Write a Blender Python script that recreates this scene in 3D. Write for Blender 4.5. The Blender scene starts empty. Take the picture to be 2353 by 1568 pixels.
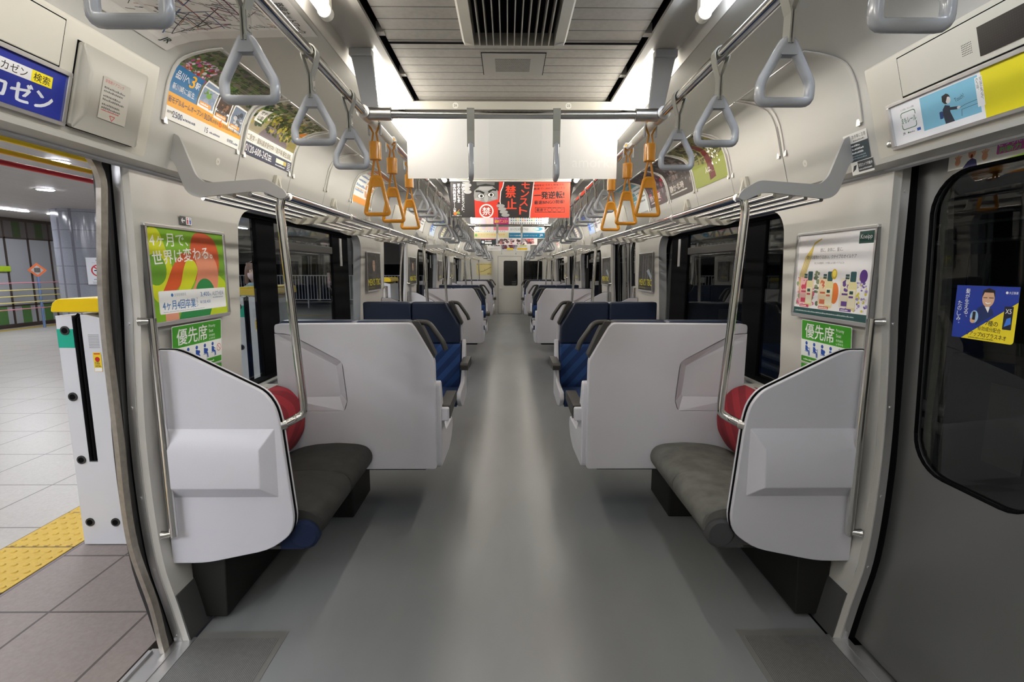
import bpy, math, random
from mathutils import Vector, Matrix
S = bpy.context.scene
COL = S.collection
random.seed(7)
pi = math.pi

# ------------------------------------------------------------------ camera
cam_d = bpy.data.cameras.new('camera')
cam = bpy.data.objects.new('camera', cam_d); COL.objects.link(cam)
cam_d.sensor_fit = 'HORIZONTAL'; cam_d.sensor_width = 36.0
cam_d.lens = 36.0 * 1142.0 / 2353.0
cam_d.clip_start = 0.02; cam_d.clip_end = 200
PITCH, YAW, ROLL = 0.1431, 0.0085, 0.0014
Fv = Vector((math.sin(YAW)*math.cos(PITCH), math.cos(YAW)*math.cos(PITCH), -math.sin(PITCH)))
Rv = Vector((math.cos(YAW), -math.sin(YAW), 0)); Uv = Rv.cross(Fv)
Rr = math.cos(ROLL)*Rv + math.sin(ROLL)*Uv; Ur = -math.sin(ROLL)*Rv + math.cos(ROLL)*Uv
m = Matrix.Identity(4)
for i in range(3):
    m[i][0], m[i][1], m[i][2] = Rr[i], Ur[i], -Fv[i]
m.translation = Vector((-0.022, 0.0, 1.5))
cam.matrix_world = m
S.camera = cam
# ------------------------------------------------------------------ world and exposure
W = bpy.data.worlds.new('night'); S.world = W; W.use_nodes = True
W.node_tree.nodes['Background'].inputs[0].default_value = (0.010, 0.011, 0.014, 1)
W.node_tree.nodes['Background'].inputs[1].default_value = 1.0
S.view_settings.view_transform = 'Standard'
S.view_settings.look = 'None'
S.view_settings.exposure = 0.0
S.view_settings.gamma = 1.0
S.view_settings.use_curve_mapping = False
TUBE_LIGHT = 43.0
PLATFORM_LIGHT = 104.0

# ------------------------------------------------------------------ materials
MATS = {}
KIDS = {}
ORG = [0, 0, 0]          # world point that the vertices being built are measured from
def mat(name, col, rough=0.5, metal=0.0, emit=0.0, bump=None, noise=None, coat=0.0, spec=None, alpha=None, aniso=None):
    if name in MATS: return MATS[name]
    M = bpy.data.materials.new(name); M.use_nodes = True
    nt = M.node_tree; b = nt.nodes['Principled BSDF']
    b.inputs['Base Color'].default_value = (*col, 1)
    b.inputs['Roughness'].default_value = rough
    b.inputs['Metallic'].default_value = metal
    if spec is not None: b.inputs['Specular IOR Level'].default_value = spec
    if coat: b.inputs['Coat Weight'].default_value = coat
    if emit:
        b.inputs['Emission Color'].default_value = (*col, 1); b.inputs['Emission Strength'].default_value = emit
    tc = None
    if noise or bump:
        tc = nt.nodes.new('ShaderNodeTexCoord')
    if noise:                                   # (scale, amount, stretch)
        sc, amt, st = noise
        mp = nt.nodes.new('ShaderNodeMapping'); mp.inputs['Scale'].default_value = st
        nt.links.new(tc.outputs['Object'], mp.inputs[0])
        n = nt.nodes.new('ShaderNodeTexNoise'); n.inputs['Scale'].default_value = sc; n.inputs['Detail'].default_value = 5
        nt.links.new(mp.outputs[0], n.inputs['Vector'])
        r = nt.nodes.new('ShaderNodeMapRange'); r.inputs[1].default_value = 0.3; r.inputs[2].default_value = 0.7
        r.inputs[3].default_value = 1-amt; r.inputs[4].default_value = 1+amt
        nt.links.new(n.outputs[0], r.inputs[0])
        mx = nt.nodes.new('ShaderNodeMix'); mx.data_type = 'RGBA'; mx.blend_type = 'MULTIPLY'
        mx.inputs[0].default_value = 1; mx.inputs[6].default_value = (*col, 1)
        nt.links.new(r.outputs[0], mx.inputs[7]); nt.links.new(mx.outputs[2], b.inputs['Base Color'])
    if bump:                                    # (scale, strength, stretch)
        sc, strg, st = bump
        mp = nt.nodes.new('ShaderNodeMapping'); mp.inputs['Scale'].default_value = st
        nt.links.new(tc.outputs['Object'], mp.inputs[0])
        n = nt.nodes.new('ShaderNodeTexNoise'); n.inputs['Scale'].default_value = sc; n.inputs['Detail'].default_value = 3
        nt.links.new(mp.outputs[0], n.inputs['Vector'])
        bp = nt.nodes.new('ShaderNodeBump'); bp.inputs['Strength'].default_value = strg; bp.inputs['Distance'].default_value = 0.002
        nt.links.new(n.outputs[0], bp.inputs['Height']); nt.links.new(bp.outputs[0], b.inputs['Normal'])
    MATS[name] = M
    return M
def glass_mat(name, tint, boost=1.9):
    M = bpy.data.materials.new(name); M.use_nodes = True; nt = M.node_tree
    nt.nodes.remove(nt.nodes['Principled BSDF']); out = nt.nodes['Material Output']
    t = nt.nodes.new('ShaderNodeBsdfTransparent'); t.inputs[0].default_value = (*tint, 1)
    g = nt.nodes.new('ShaderNodeBsdfGlossy'); g.inputs['Roughness'].default_value = 0.0
    f = nt.nodes.new('ShaderNodeFresnel'); f.inputs[0].default_value = 1.5
    ma = nt.nodes.new('ShaderNodeMath'); ma.operation = 'MULTIPLY'; ma.inputs[1].default_value = boost; ma.use_clamp = True
    mx = nt.nodes.new('ShaderNodeMixShader')
    ge = nt.nodes.new('ShaderNodeNewGeometry'); io = nt.nodes.new('ShaderNodeMapRange')   # same reflectance from both sides of the sheet
    io.inputs[3].default_value = 1.5; io.inputs[4].default_value = 1/1.5
    nt.links.new(ge.outputs['Backfacing'], io.inputs[0]); nt.links.new(io.outputs[0], f.inputs[0])
    nt.links.new(f.outputs[0], ma.inputs[0]); nt.links.new(ma.outputs[0], mx.inputs[0])
    nt.links.new(t.outputs[0], mx.inputs[1]); nt.links.new(g.outputs[0], mx.inputs[2])
    nt.links.new(mx.outputs[0], out.inputs[0]); MATS[name] = M
    return M
def ink(col):                                   # printing ink / sticker paper
    key = 'ink_%02x%02x%02x' % tuple(int(max(0, min(1, c))*255) for c in col)
    def lin(c): return c/12.92 if c <= .04045 else ((c+.055)/1.055)**2.4
    return mat(key, tuple(lin(c) for c in col), 0.45)
def brick_mat(name, col, gap, sx, sy, width=.01, axes='xy', rough=.5, offset=0.0, shift=(0, 0, 0)):
    M = mat(name, col, rough); nt = M.node_tree; b = nt.nodes['Principled BSDF']
    tc = nt.nodes.new('ShaderNodeTexCoord'); sp = nt.nodes.new('ShaderNodeSeparateXYZ'); cb = nt.nodes.new('ShaderNodeCombineXYZ')
    nt.links.new(tc.outputs['Object'], sp.inputs[0])
    nt.links.new(sp.outputs[axes[0].upper()], cb.inputs[0]); nt.links.new(sp.outputs[axes[1].upper()], cb.inputs[1])
    br = nt.nodes.new('ShaderNodeTexBrick'); br.offset = offset; br.squash = 1
    br.inputs['Color1'].default_value = (*col, 1); br.inputs['Color2'].default_value = (*[c*.94 for c in col], 1)
    br.inputs['Mortar'].default_value = (*gap, 1); br.inputs['Scale'].default_value = 1.0
    br.inputs['Mortar Size'].default_value = width; br.inputs['Brick Width'].default_value = sx; br.inputs['Row Height'].default_value = sy
    br.inputs['Mortar Smooth'].default_value = 0.0
    nz = nt.nodes.new('ShaderNodeTexNoise'); nz.inputs['Scale'].default_value = 60; nt.links.new(tc.outputs['Object'], nz.inputs['Vector'])
    mr = nt.nodes.new('ShaderNodeMapRange'); mr.inputs[3].default_value = .82; mr.inputs[4].default_value = 1.18
    nt.links.new(nz.outputs[0], mr.inputs[0])
    mx = nt.nodes.new('ShaderNodeMix'); mx.data_type = 'RGBA'; mx.blend_type = 'MULTIPLY'; mx.inputs[0].default_value = 1
    mp = nt.nodes.new('ShaderNodeMapping'); mp.inputs['Location'].default_value = shift; nt.links.new(cb.outputs[0], mp.inputs[0]); nt.links.new(mp.outputs[0], br.inputs['Vector']); nt.links.new(br.outputs[0], mx.inputs[6]); nt.links.new(mr.outputs[0], mx.inputs[7])
    nt.links.new(mx.outputs[2], b.inputs['Base Color'])
    return M

WHITE = mat('moulded_white_panel', (.60, .60, .66), .38, bump=(220, .12, (1, 1, 1)))
WALL = mat('cream_wall_panel', (.56, .55, .52), .27, bump=(9, .05, (1, 1, 1)))
CEIL = mat('ceiling_panel', (.40, .385, .36), .5)
ARC = mat('upper_cream_panel', (.50, .495, .47), .38)
CREAM = mat('cream_plastic', (.58, .56, .50), .38)
GREYP = mat('grey_plastic', (.33, .34, .36), .45)
DARKP = mat('dark_grey_plastic', (.035, .034, .033), .45)
BLACK = mat('black_rubber', (.005, .005, .006), .85, spec=.05)
HEAT = mat('black_heater_cover', (.014, .014, .013), .6, spec=.3)
CHARC = mat('charcoal_skirting', (.07, .07, .072), .55)
STEEL = mat('polished_steel', (.72, .71, .69), .13, 1.0)
SATIN = mat('satin_steel', (.62, .61, .60), .32, 1.0)
PIPE = mat('rack_pipe_steel', (.60, .59, .57), .2, 1.0)
BRUSH = mat('brushed_door_steel', (.30, .30, .30), .40, .85)
PORTAL = mat('worn_portal_steel', (.36, .33, .29), .4, .7, noise=(40, .12, (1, 1, 1)))
ALU = mat('aluminium', (.66, .66, .67), .35, .9)
NAVY = mat('navy_leather', (.010, .018, .045), .35, bump=(400, .15, (1, 1, 1)))
BLUE = mat('blue_moquette', (.003, .011, .045), .95, noise=(300, .25, (1, 1, 1)))
BLUE2 = mat('light_blue_moquette', (.02, .075, .25), .95, noise=(300, .25, (1, 1, 1)))
RED = mat('red_moquette', (.22, .012, .022), .95, noise=(250, .25, (1, 1, 1)))
RED2 = mat('dark_red_moquette', (.13, .008, .018), .95, noise=(250, .25, (1, 1, 1)))
SEATL = mat('charcoal_seat_fabric', (.020, .020, .019), .9, noise=(12, .3, (1, 1, 1)))
SEATR = mat('olive_grey_seat_fabric', (.105, .105, .096), .9, noise=(12, .25, (1, 1, 1)))
RINGG = mat('grey_strap_plastic', (.36, .38, .42), .22, coat=.3)
BAND = mat('grey_strap_band', (.30, .30, .27), .6)
YELLOW = mat('yellow_strap_plastic', (.78, .32, .012), .25, coat=.3)
CLEAR = mat('clear_plastic', (.60, .59, .56), .15)
TUBEL = mat('warm_tube_glow', (1.0, .945, .84), .5, emit=TUBE_LIGHT)
TUBEC = mat('cool_tube_glow', (.84, .91, 1.0), .5, emit=TUBE_LIGHT*.62)
PLAMP = mat('platform_lamp_glow', (.93, .95, 1.0), .5, emit=PLATFORM_LIGHT)
LENS = mat('lamp_cap_white', (.75, .73, .66), .35)
GLASS = glass_mat('window_glass', (.80, .83, .83), 1.0)
GLASS1 = glass_mat('door_glass', (.60, .64, .64), 1.6)
DGLASS = glass_mat('dark_tinted_glass', (.25, .27, .28), 1.5)
SCREEN = mat('led_screen_off', (.020, .012, .012), .3)

# ------------------------------------------------------------------ mesh builder
class MB:
    def __init__(s): s.v = []; s.f = []; s.mi = []; s.sm = []
    def add(s, vs, fs, mi=0, smooth=False):
        o = len(s.v); s.v += [tuple(v) for v in vs]
        for f in fs: s.f.append([o+i for i in f]); s.mi.append(mi); s.sm.append(smooth)
        return s
    def box(s, a, b, mi=0):
        x0, y0, z0 = [min(p, q) for p, q in zip(a, b)]; x1, y1, z1 = [max(p, q) for p, q in zip(a, b)]
        return s.add([(x0,y0,z0),(x1,y0,z0),(x1,y1,z0),(x0,y1,z0),(x0,y0,z1),(x1,y0,z1),(x1,y1,z1),(x0,y1,z1)],
                     [(0,3,2,1),(4,5,6,7),(0,1,5,4),(1,2,6,5),(2,3,7,6),(3,0,4,7)], mi)
    def prism(s, poly, axis, a, b, mi=0, smooth=False, shear=None):
        """2D polygon extruded along axis. For 'y' poly is (x,z); 'x' poly is (y,z); 'z' poly is (x,y)."""
        def put(p, t):
            if axis == 'y': return (p[0], t, p[1])
            if axis == 'x': return (t, p[0], p[1])
            return (p[0], p[1], t)
        n = len(poly)
        A = [put(p, a + (shear(p) if shear else 0)) for p in poly]; B = [put(p, b) for p in poly]
        o = len(s.v)
        s.add(A, [list(range(n))], mi); s.add(B, [list(range(n))[::-1]], mi)
        o2 = len(s.v)
        s.add(A + B, [(i, n+i, n+(i+1) % n, (i+1) % n) for i in range(n)], mi, smooth)
        return s
    def tube(s, path, r, n=12, mi=0, closed=False, cap=True, ell=None):
        P = [Vector(p) for p in path]; m_ = len(P)
        rs = r if isinstance(r, (list, tuple)) else [r]*m_
        T = []
        for i in range(m_):
            if closed: d = P[(i+1) % m_] - P[i-1]
            else: d = P[min(i+1, m_-1)] - P[max(i-1, 0)]
            T.append(d.normalized())
        ref = Vector((0, 0, 1)) if abs(T[0].z) < .9 else Vector((0, 1, 0))
        nv = (ref - T[0]*ref.dot(T[0])).normalized(); vs = []
        for i in range(m_):
            nv = (nv - T[i]*nv.dot(T[i])); nv = nv.normalized() if nv.length > 1e-6 else T[i].orthogonal().normalized()
            bv = T[i].cross(nv)
            e1, e2 = ell if ell else (1, 1)
            for k in range(n):
                a = 2*pi*k/n; vs.append(P[i] + rs[i]*(e1*math.cos(a)*nv + e2*math.sin(a)*bv))
        fs = []; L = m_ if closed else m_-1
        for i in range(L):
            j = (i+1) % m_
            for k in range(n): fs.append((i*n+k, i*n+(k+1) % n, j*n+(k+1) % n, j*n+k))
        s.add(vs, fs, mi, True)
        if cap and not closed:
            s.add(vs[:n], [list(range(n))[::-1]], mi); s.add(vs[-n:], [list(range(n))], mi)
        return s
    def loft(s, rings, mi=0, smooth=True, cap=True, closed=True):
        n = len(rings[0]); vs = [p for r in rings for p in r]; fs = []
        for i in range(len(rings)-1):
            for k in range(n if closed else n-1):
                fs.append((i*n+k, i*n+(k+1) % n, (i+1)*n+(k+1) % n, (i+1)*n+k))
        s.add(vs, fs, mi, smooth)
        if cap and closed:
            s.add(rings[0], [list(range(n))[::-1]], mi); s.add(rings[-1], [list(range(n))], mi)
        return s
    def disc(s, c, r, axis='y', n=20, mi=0, t=0.004):
        def ring(d):
            out = []
            for k in range(n):
                a = 2*pi*k/n; u, v = r*math.cos(a), r*math.sin(a)
                out.append({'y': (c[0]+u, c[1]+d, c[2]+v), 'x': (c[0]+d, c[1]+u, c[2]+v), 'z': (c[0]+u, c[1]+v, c[2]+d)}[axis])
            return out
        return s.loft([ring(-t/2), ring(t/2)], mi, True)
    def sphere(s, c, r, mi=0, n=14, sc=(1, 1, 1)):
        rings = []
        for i in range(n//2+1):
            th = pi*i/(n//2); rr = max(1e-4, math.sin(th)); z = math.cos(th)
            rings.append([(c[0]+r*sc[0]*rr*math.cos(2*pi*k/n), c[1]+r*sc[1]*rr*math.sin(2*pi*k/n), c[2]-r*sc[2]*z) for k in range(n)])
        return s.loft(rings, mi, True)
    def build(s, name, mats, parent=None, bevel=0.0, seg=2, fixn=True):
        if any(ORG): s.v = [(p[0]-ORG[0], p[1]-ORG[1], p[2]-ORG[2]) for p in s.v]
        me = bpy.data.meshes.new(name); me.from_pydata(s.v, [], s.f)
        mats = mats if isinstance(mats, (list, tuple)) else [mats]
        for m_ in mats: me.materials.append(m_)
        me.polygons.foreach_set('material_index', s.mi); me.polygons.foreach_set('use_smooth', s.sm)
        import bmesh
        bm = bmesh.new(); bm.from_mesh(me)
        bmesh.ops.remove_doubles(bm, verts=bm.verts, dist=1e-5)
        if fixn: bmesh.ops.recalc_face_normals(bm, faces=bm.faces)
        for e in bm.edges:
            if len(e.link_faces) == 2 and e.calc_face_angle(0) > .7: e.smooth = False
        bm.to_mesh(me); bm.free()
        o = bpy.data.objects.new(name, me); COL.objects.link(o)
        if parent: o.parent = parent; KIDS.setdefault(parent.name, []).append(o)
        if bevel:
            b = o.modifiers.new('bevel', 'BEVEL'); b.width = bevel; b.segments = seg; b.limit_method = 'ANGLE'; b.angle_limit = .6
            b.harden_normals = True
            for p in me.polygons: p.use_smooth = True
        return o
def rrect(x0, y0, x1, y1, r, n=6):
    """rounded rectangle, counter clockwise"""
    out = []
    for cx, cy, a0 in ((x1-r, y0+r, -pi/2), (x1-r, y1-r, 0), (x0+r, y1-r, pi/2), (x0+r, y0+r, pi)):
        for k in range(n+1):
            a = a0 + pi/2*k/n; out.append((cx+r*math.cos(a), cy+r*math.sin(a)))
    return out
def rpoly(pts, rad, n=5):
    """round the corners of a polygon; rad: number or list"""
    out = []; N = len(pts)
    for i in range(N):
        r = rad[i] if isinstance(rad, (list, tuple)) else rad
        p = Vector(pts[i]); a = Vector(pts[i-1])-p; b = Vector(pts[(i+1) % N])-p
        d = min(r, a.length*.48, b.length*.48)
        if d < 1e-5: out.append(tuple(p)); continue
        A = p+a.normalized()*d; B = p+b.normalized()*d
        for k in range(n+1):
            t = k/n; q = (1-t)**2*A + 2*t*(1-t)*p + t*t*B; out.append(tuple(q))
    return out
def smooth_path(pts, rad, n=6):
    P = [Vector(p) for p in pts]; out = [P[0]]
    for i in range(1, len(P)-1):
        p = P[i]; a = P[i-1]-p; b = P[i+1]-p; d = min(rad, a.length*.49, b.length*.49)
        A = p+a.normalized()*d; B = p+b.normalized()*d
        for k in range(n+1):
            t = k/n; out.append((1-t)**2*A + 2*t*(1-t)*p + t*t*B)
    return out+[P[-1]]
# ------------------------------------------------------------------ things
def empty(name, loc=(0, 0, 0), rz=0.0):
    o = bpy.data.objects.new(name, None); COL.objects.link(o); o.location = loc; o.rotation_euler = (0, 0, rz); o.empty_display_size = .05
    return o
def tag(o, label, cat, group=None):
    o['label'] = label; o['category'] = cat
    if group: o['group'] = group
    return o
def thing(name, label, cat, loc=(0, 0, 0), rz=0.0, group=None): return tag(empty(name, loc, rz), label, cat, group)
def org(p=(0, 0, 0)): ORG[:] = list(p)
def wthing(name, label, cat, loc, group=None):      # a thing whose parts are then given in car coordinates
    org(loc); return thing(name, label, cat, loc, 0, group)
def struct(o): o['kind'] = 'structure'; return o
def dup(root, loc=None, rz=None, label=None, group=None, name=None):
    r = root.copy(); COL.objects.link(r)
    if loc is not None: r.location = loc
    if rz is not None: r.rotation_euler = (0, 0, rz)
    if label: r['label'] = label
    if group: r['group'] = group
    for ch in KIDS.get(root.name, []):
        c = ch.copy(); COL.objects.link(c); c.parent = r; KIDS.setdefault(r.name, []).append(c)
        for g in KIDS.get(ch.name, []):
            d = g.copy(); COL.objects.link(d); d.parent = c; KIDS.setdefault(c.name, []).append(d)
    return r
SIDE = {-1: 'left', 1: 'right'}
def ordn(i): return ['first', 'second', 'third', 'fourth', 'fifth', 'sixth', 'seventh', 'eighth', 'ninth', 'tenth', 'eleventh', 'twelfth',
    'thirteenth', 'fourteenth', 'fifteenth', 'sixteenth', 'seventeenth', 'eighteenth', 'nineteenth', 'twentieth'][i] if i < 20 else '%dth' % (i+1)
# ------------------------------------------------------------------ printed matter
_txt = {}
def text_mesh(t, bold=0.0):
    k = (t, bold)
    if k in _txt: return _txt[k]
    cu = bpy.data.curves.new('lettering', 'FONT'); cu.body = t; cu.size = 1.0; cu.resolution_u = 2; cu.offset = bold
    cu.fill_mode = 'FRONT'
    o = bpy.data.objects.new('lettering', cu)
    COL.objects.link(o)
    dg = bpy.context.evaluated_depsgraph_get()
    me = bpy.data.meshes.new_from_object(o.evaluated_get(dg))
    vs = [(v.co.x, v.co.y) for v in me.vertices]; fs = [tuple(p.vertices) for p in me.polygons]
    bpy.data.objects.remove(o); bpy.data.curves.remove(cu); bpy.data.meshes.remove(me)
    if vs:
        x0 = min(v[0] for v in vs); x1 = max(v[0] for v in vs); y0 = min(v[1] for v in vs); y1 = max(v[1] for v in vs)
    else: x0 = y0 = 0; x1 = y1 = 1
    _txt[k] = (vs, fs, x0, x1, y0, y1)
    return _txt[k]
class Print:
    """flat artwork in metres: (u right, v up), painted in layers; one mesh with one ink per colour"""
    def __init__(s, w, h, paper=(1, 1, 1), r=0.0):
        s.w, s.h = w, h; s.items = []; s.layer = 0
        s.poly(rrect(0, 0, w, h, r) if r else [(0, 0), (w, 0), (w, h), (0, h)], paper)
    def up(s): s.layer += 1; return s
    def poly(s, pts, col, clip=True):
        if clip: pts = s._clip(pts)
        if len(pts) < 3: return s
        s.items.append((s.layer, col, [(p[0], p[1]) for p in pts], [list(range(len(pts)))])); return s
    def _clip(s, pts):
        for ax, lim, sg in ((0, 0, 1), (0, s.w, -1), (1, 0, 1), (1, s.h, -1)):
            out = []
            for i in range(len(pts)):
                a, b = pts[i-1], pts[i]; da, db = sg*(a[ax]-lim), sg*(b[ax]-lim)
                if da >= 0 and db >= 0: out.append(b)
                elif da >= 0 > db or db >= 0 > da:
                    t = da/(da-db); q = (a[0]+(b[0]-a[0])*t, a[1]+(b[1]-a[1])*t); out.append(q)
                    if db >= 0: out.append(b)
            pts = out
            if len(pts) < 3: return []
        return pts
    def rect(s, x0, y0, x1, y1, col, r=0.0): return s.poly(rrect(x0, y0, x1, y1, r, 3) if r else [(x0, y0), (x1, y0), (x1, y1), (x0, y1)], col)
    def curvy(s, pts, col): return s.poly(rpoly(pts, .06, 5), col)
    def disc(s, x, y, r, col, ry=None, n=22, a0=0.0):
        ry = ry or r
        return s.poly([(x+r*math.cos(2*pi*k/n+a0), y+ry*math.sin(2*pi*k/n+a0)) for k in range(n)], col)
    def stroke(s, pts, w, col):
        for a, b in zip(pts[:-1], pts[1:]):
            dx, dy = b[0]-a[0], b[1]-a[1]; L = math.hypot(dx, dy) or 1; nx, ny = -dy/L*w/2, dx/L*w/2
            s.poly([(a[0]+nx, a[1]+ny), (a[0]-nx, a[1]-ny), (b[0]-nx, b[1]-ny), (b[0]+nx, b[1]+ny)], col)
        return s
    def ring(s, x, y, r, w, col, n=24):
        return s.stroke([(x+r*math.cos(2*pi*k/n), y+r*math.sin(2*pi*k/n)) for k in range(n+1)], w, col)
    def text(s, t, x, y, h, col, w=None, bold=0.0, rot=0.0, align='l'):
        """t fitted into height h (and width w) with its lower left corner at x,y"""
        vs, fs, x0, x1, y0, y1 = text_mesh(t)
        ky = h/max(1e-6, y1-y0); kx = (w/max(1e-6, x1-x0)) if w else ky
        W_ = (x1-x0)*kx; ox = {'l': 0, 'c': -W_/2, 'r': -W_}[align]; c, sn = math.cos(rot), math.sin(rot); out = []
        for a, b in vs:
            u, v = (a-x0)*kx+ox, (b-y0)*ky; out.append((x+c*u-sn*v, y+sn*u+c*v))
        if bold:                                         # heavier strokes: the glyph printed three times, slightly shifted
            b = bold*h*1.1; sets = [[(u-b, v-b*.6) for u, v in out], [(u+b, v-b*.3) for u, v in out], [(u, v+b*.7) for u, v in out]]
        else: sets = [out]
        for o_ in sets:
            keep = [f for f in fs if all(-1e-6 <= o_[i][0] <= s.w+1e-6 and -1e-6 <= o_[i][1] <= s.h+1e-6 for i in f)]
            s.items.append((s.layer, col, o_, keep))
        return s
    def vtext(s, t, x, y, h, col, bold=0.0, step=1.12):
        for i, ch in enumerate(t):
            if ch in '、。': s.text(ch, x+h*.55, y-i*h*step+h*.55, h*.3, col, bold=bold)
            elif ch == 'ー': s.rect(x+h*.42, y-i*h*step, x+h*.55, y-i*h*step+h*.9, col)
            elif ch != ' ': s.text(ch, x, y-i*h*step, h, col, w=h, bold=bold)
        return s
    def lines(s, x0, x1, y, h, n, gap, col, seed=1):
        rnd = random.Random(seed)                      # small print too fine to read in the photograph
        for i in range(n):
            x = x0; e = x1 - (x1-x0)*rnd.random()*.25; yy = y-i*gap
            while x < e:
                w = h*(.5+rnd.random()*.5); s.rect(x, yy, min(x+w, e), yy+h*(.6+.4*rnd.random()), col); x += w+h*.28
        return s
    def blobs(s, x0, y0, x1, y1, n, r, cols, seed=1):
        rnd = random.Random(seed)
        for i in range(n):
            if i % 12 == 0: s.layer += .12
            q = r*(.4+rnd.random()*.8)
            s.disc(x0+(x1-x0)*rnd.random(), y0+(y1-y0)*rnd.random(), q, cols[int(rnd.random()*len(cols)) % len(cols)], q*(.5+rnd.random()*.7), 9, rnd.random())
        return s
    def build(s, name, mapper, parent=None, sub=None):
        """mapper(u,v,lift)->xyz ; sub=max v length before a polygon is cut into strips"""
        mb = MB(); cols = []; seen = []
        for lay, col, vs, fs in s.items:                 # painter's order: each piece lies just above whatever it overlaps
            bx = (min(p[0] for p in vs), max(p[0] for p in vs), min(p[1] for p in vs), max(p[1] for p in vs)) if vs else (0, 0, 0, 0)
            rank = 1+max([r for a, b, c, d, r in seen if a < bx[1] and b > bx[0] and c < bx[3] and d > bx[2]], default=-1)
            seen.append(bx+(rank,))
            col = tuple(col)
            if col not in cols: cols.append(col)
            mi = cols.index(col); lift = .0004+.00003*rank+(.0011 if sub and len(fs) > 1 else 0)
            if sub and len(fs) == 1 and len(vs) < 60:
                vmin = min(p[1] for p in vs); vmax = max(p[1] for p in vs); k = max(1, int((vmax-vmin)/sub+.999))
                for i in range(k):
                    lo, hi = vmin+(vmax-vmin)*i/k, vmin+(vmax-vmin)*(i+1)/k; q = vs
                    for lim, sg in ((lo, 1), (hi, -1)):
                        out = []
                        for a, b in zip([q[-1]]+q[:-1], q):
                            da, db = sg*(a[1]-lim), sg*(b[1]-lim)
                            if (da >= 0) != (db >= 0):
                                t = da/(da-db); out.append((a[0]+(b[0]-a[0])*t, lim))
                            if db >= 0: out.append(b)
                        q = out
                        if len(q) < 3: break
                    if len(q) >= 3: mb.add([mapper(u, v, lift) for u, v in q], [list(range(len(q)))], mi)
            else: mb.add([mapper(u, v, lift) for u, v in vs], fs, mi)
        if any(ORG): mb.v = [(p[0]-ORG[0], p[1]-ORG[1], p[2]-ORG[2]) for p in mb.v]
        me = bpy.data.meshes.new(name); me.from_pydata(mb.v, [], mb.f)
        for c in cols: me.materials.append(ink(c))
        me.polygons.foreach_set('material_index', mb.mi); me.update()
        o = bpy.data.objects.new(name, me); COL.objects.link(o)
        if parent: o.parent = parent; KIDS.setdefault(parent.name, []).append(o)
        return o
def flat(O, U, V):
    O, U, V = Vector(O), Vector(U).normalized(), Vector(V).normalized(); N = U.cross(V)
    return lambda u, v, l: O+U*u+V*v+N*l

# ================================================================== the car body
def interp(tab, z):
    """smooth curve through the points of a table (cubic, no overshoot to speak of)"""
    if z <= tab[0][0]: return tab[0][1]
    n = len(tab)
    for i in range(n-1):
        (z0, a), (z1, b) = tab[i], tab[i+1]
        if z <= z1:
            h = z1-z0; t = (z-z0)/h
            m0 = (b-tab[i-1][1])/(z1-tab[i-1][0]) if i else (b-a)/h
            m1 = (tab[i+2][1]-a)/(tab[i+2][0]-z0) if i+2 < n else (b-a)/h
            return (2*t**3-3*t*t+1)*a+(t**3-2*t*t+t)*h*m0+(-2*t**3+3*t*t)*b+(t**3-t*t)*h*m1
    return tab[-1][1]
XW = [(0, 1.315), (.15, 1.345), (.34, 1.385), (.6, 1.402), (.9, 1.402), (1.2, 1.385), (1.37, 1.372), (1.85, 1.362), (1.95, 1.36)]
XO = [(0, 1.385), (.05, 1.392), (.2, 1.41), (.47, 1.466), (.9, 1.47), (1.375, 1.467), (1.8, 1.426), (1.95, 1.415)]
def xw(z): return interp(XW, z)
def xo(z): return interp(XO, z)
Y0, Y1 = -2.6, 16.83
DOORS = [(.536, 1.836), (5.476, 6.776), (10.416, 11.716), (15.356, 16.656)]
BAYS = [1.836, 6.776, 11.716]
ARCP = [(.645, 2.275), (.8, 2.274), (.95, 2.271), (1.02, 2.267), (1.08, 2.260), (1.14, 2.245), (1.175, 2.228), (1.20, 2.200), (1.222, 2.155), (1.238, 2.10), (1.253, 2.037), (1.272, 1.97), (1.295, 1.888), (1.301, 1.872), (1.365, 1.860), (1.365, 1.85)]

floor_m = mat('grey_floor_vinyl', (.215, .226, .236), .27, bump=(14, .10, (1, .35, 1)), noise=(3, .05, (1, .3, 1)))
mat_m = brick_mat('ribbed_doorway_floor', (.20, .20, .195), (.09, .09, .09), 30.0, .007, .002, 'yx', .5, 0, (15, 0, 0))
f = MB(); f.box((-1.30, Y0, -.03), (1.30, Y1, 0))
for a, b in DOORS:
    for s in (-1, 1): f.box((s*.935, a-.05, -.002), (s*1.298, b+.055, .002), 1)
    for s in (-1, 1): f.box((s*.955, a+.02, .002), (s*1.298, b+.015, .003), 2)
edge_m = mat('doorway_floor_border', (.155, .155, .15), .55)
fl = struct(f.build('floor', [floor_m, edge_m, mat_m]))

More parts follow.
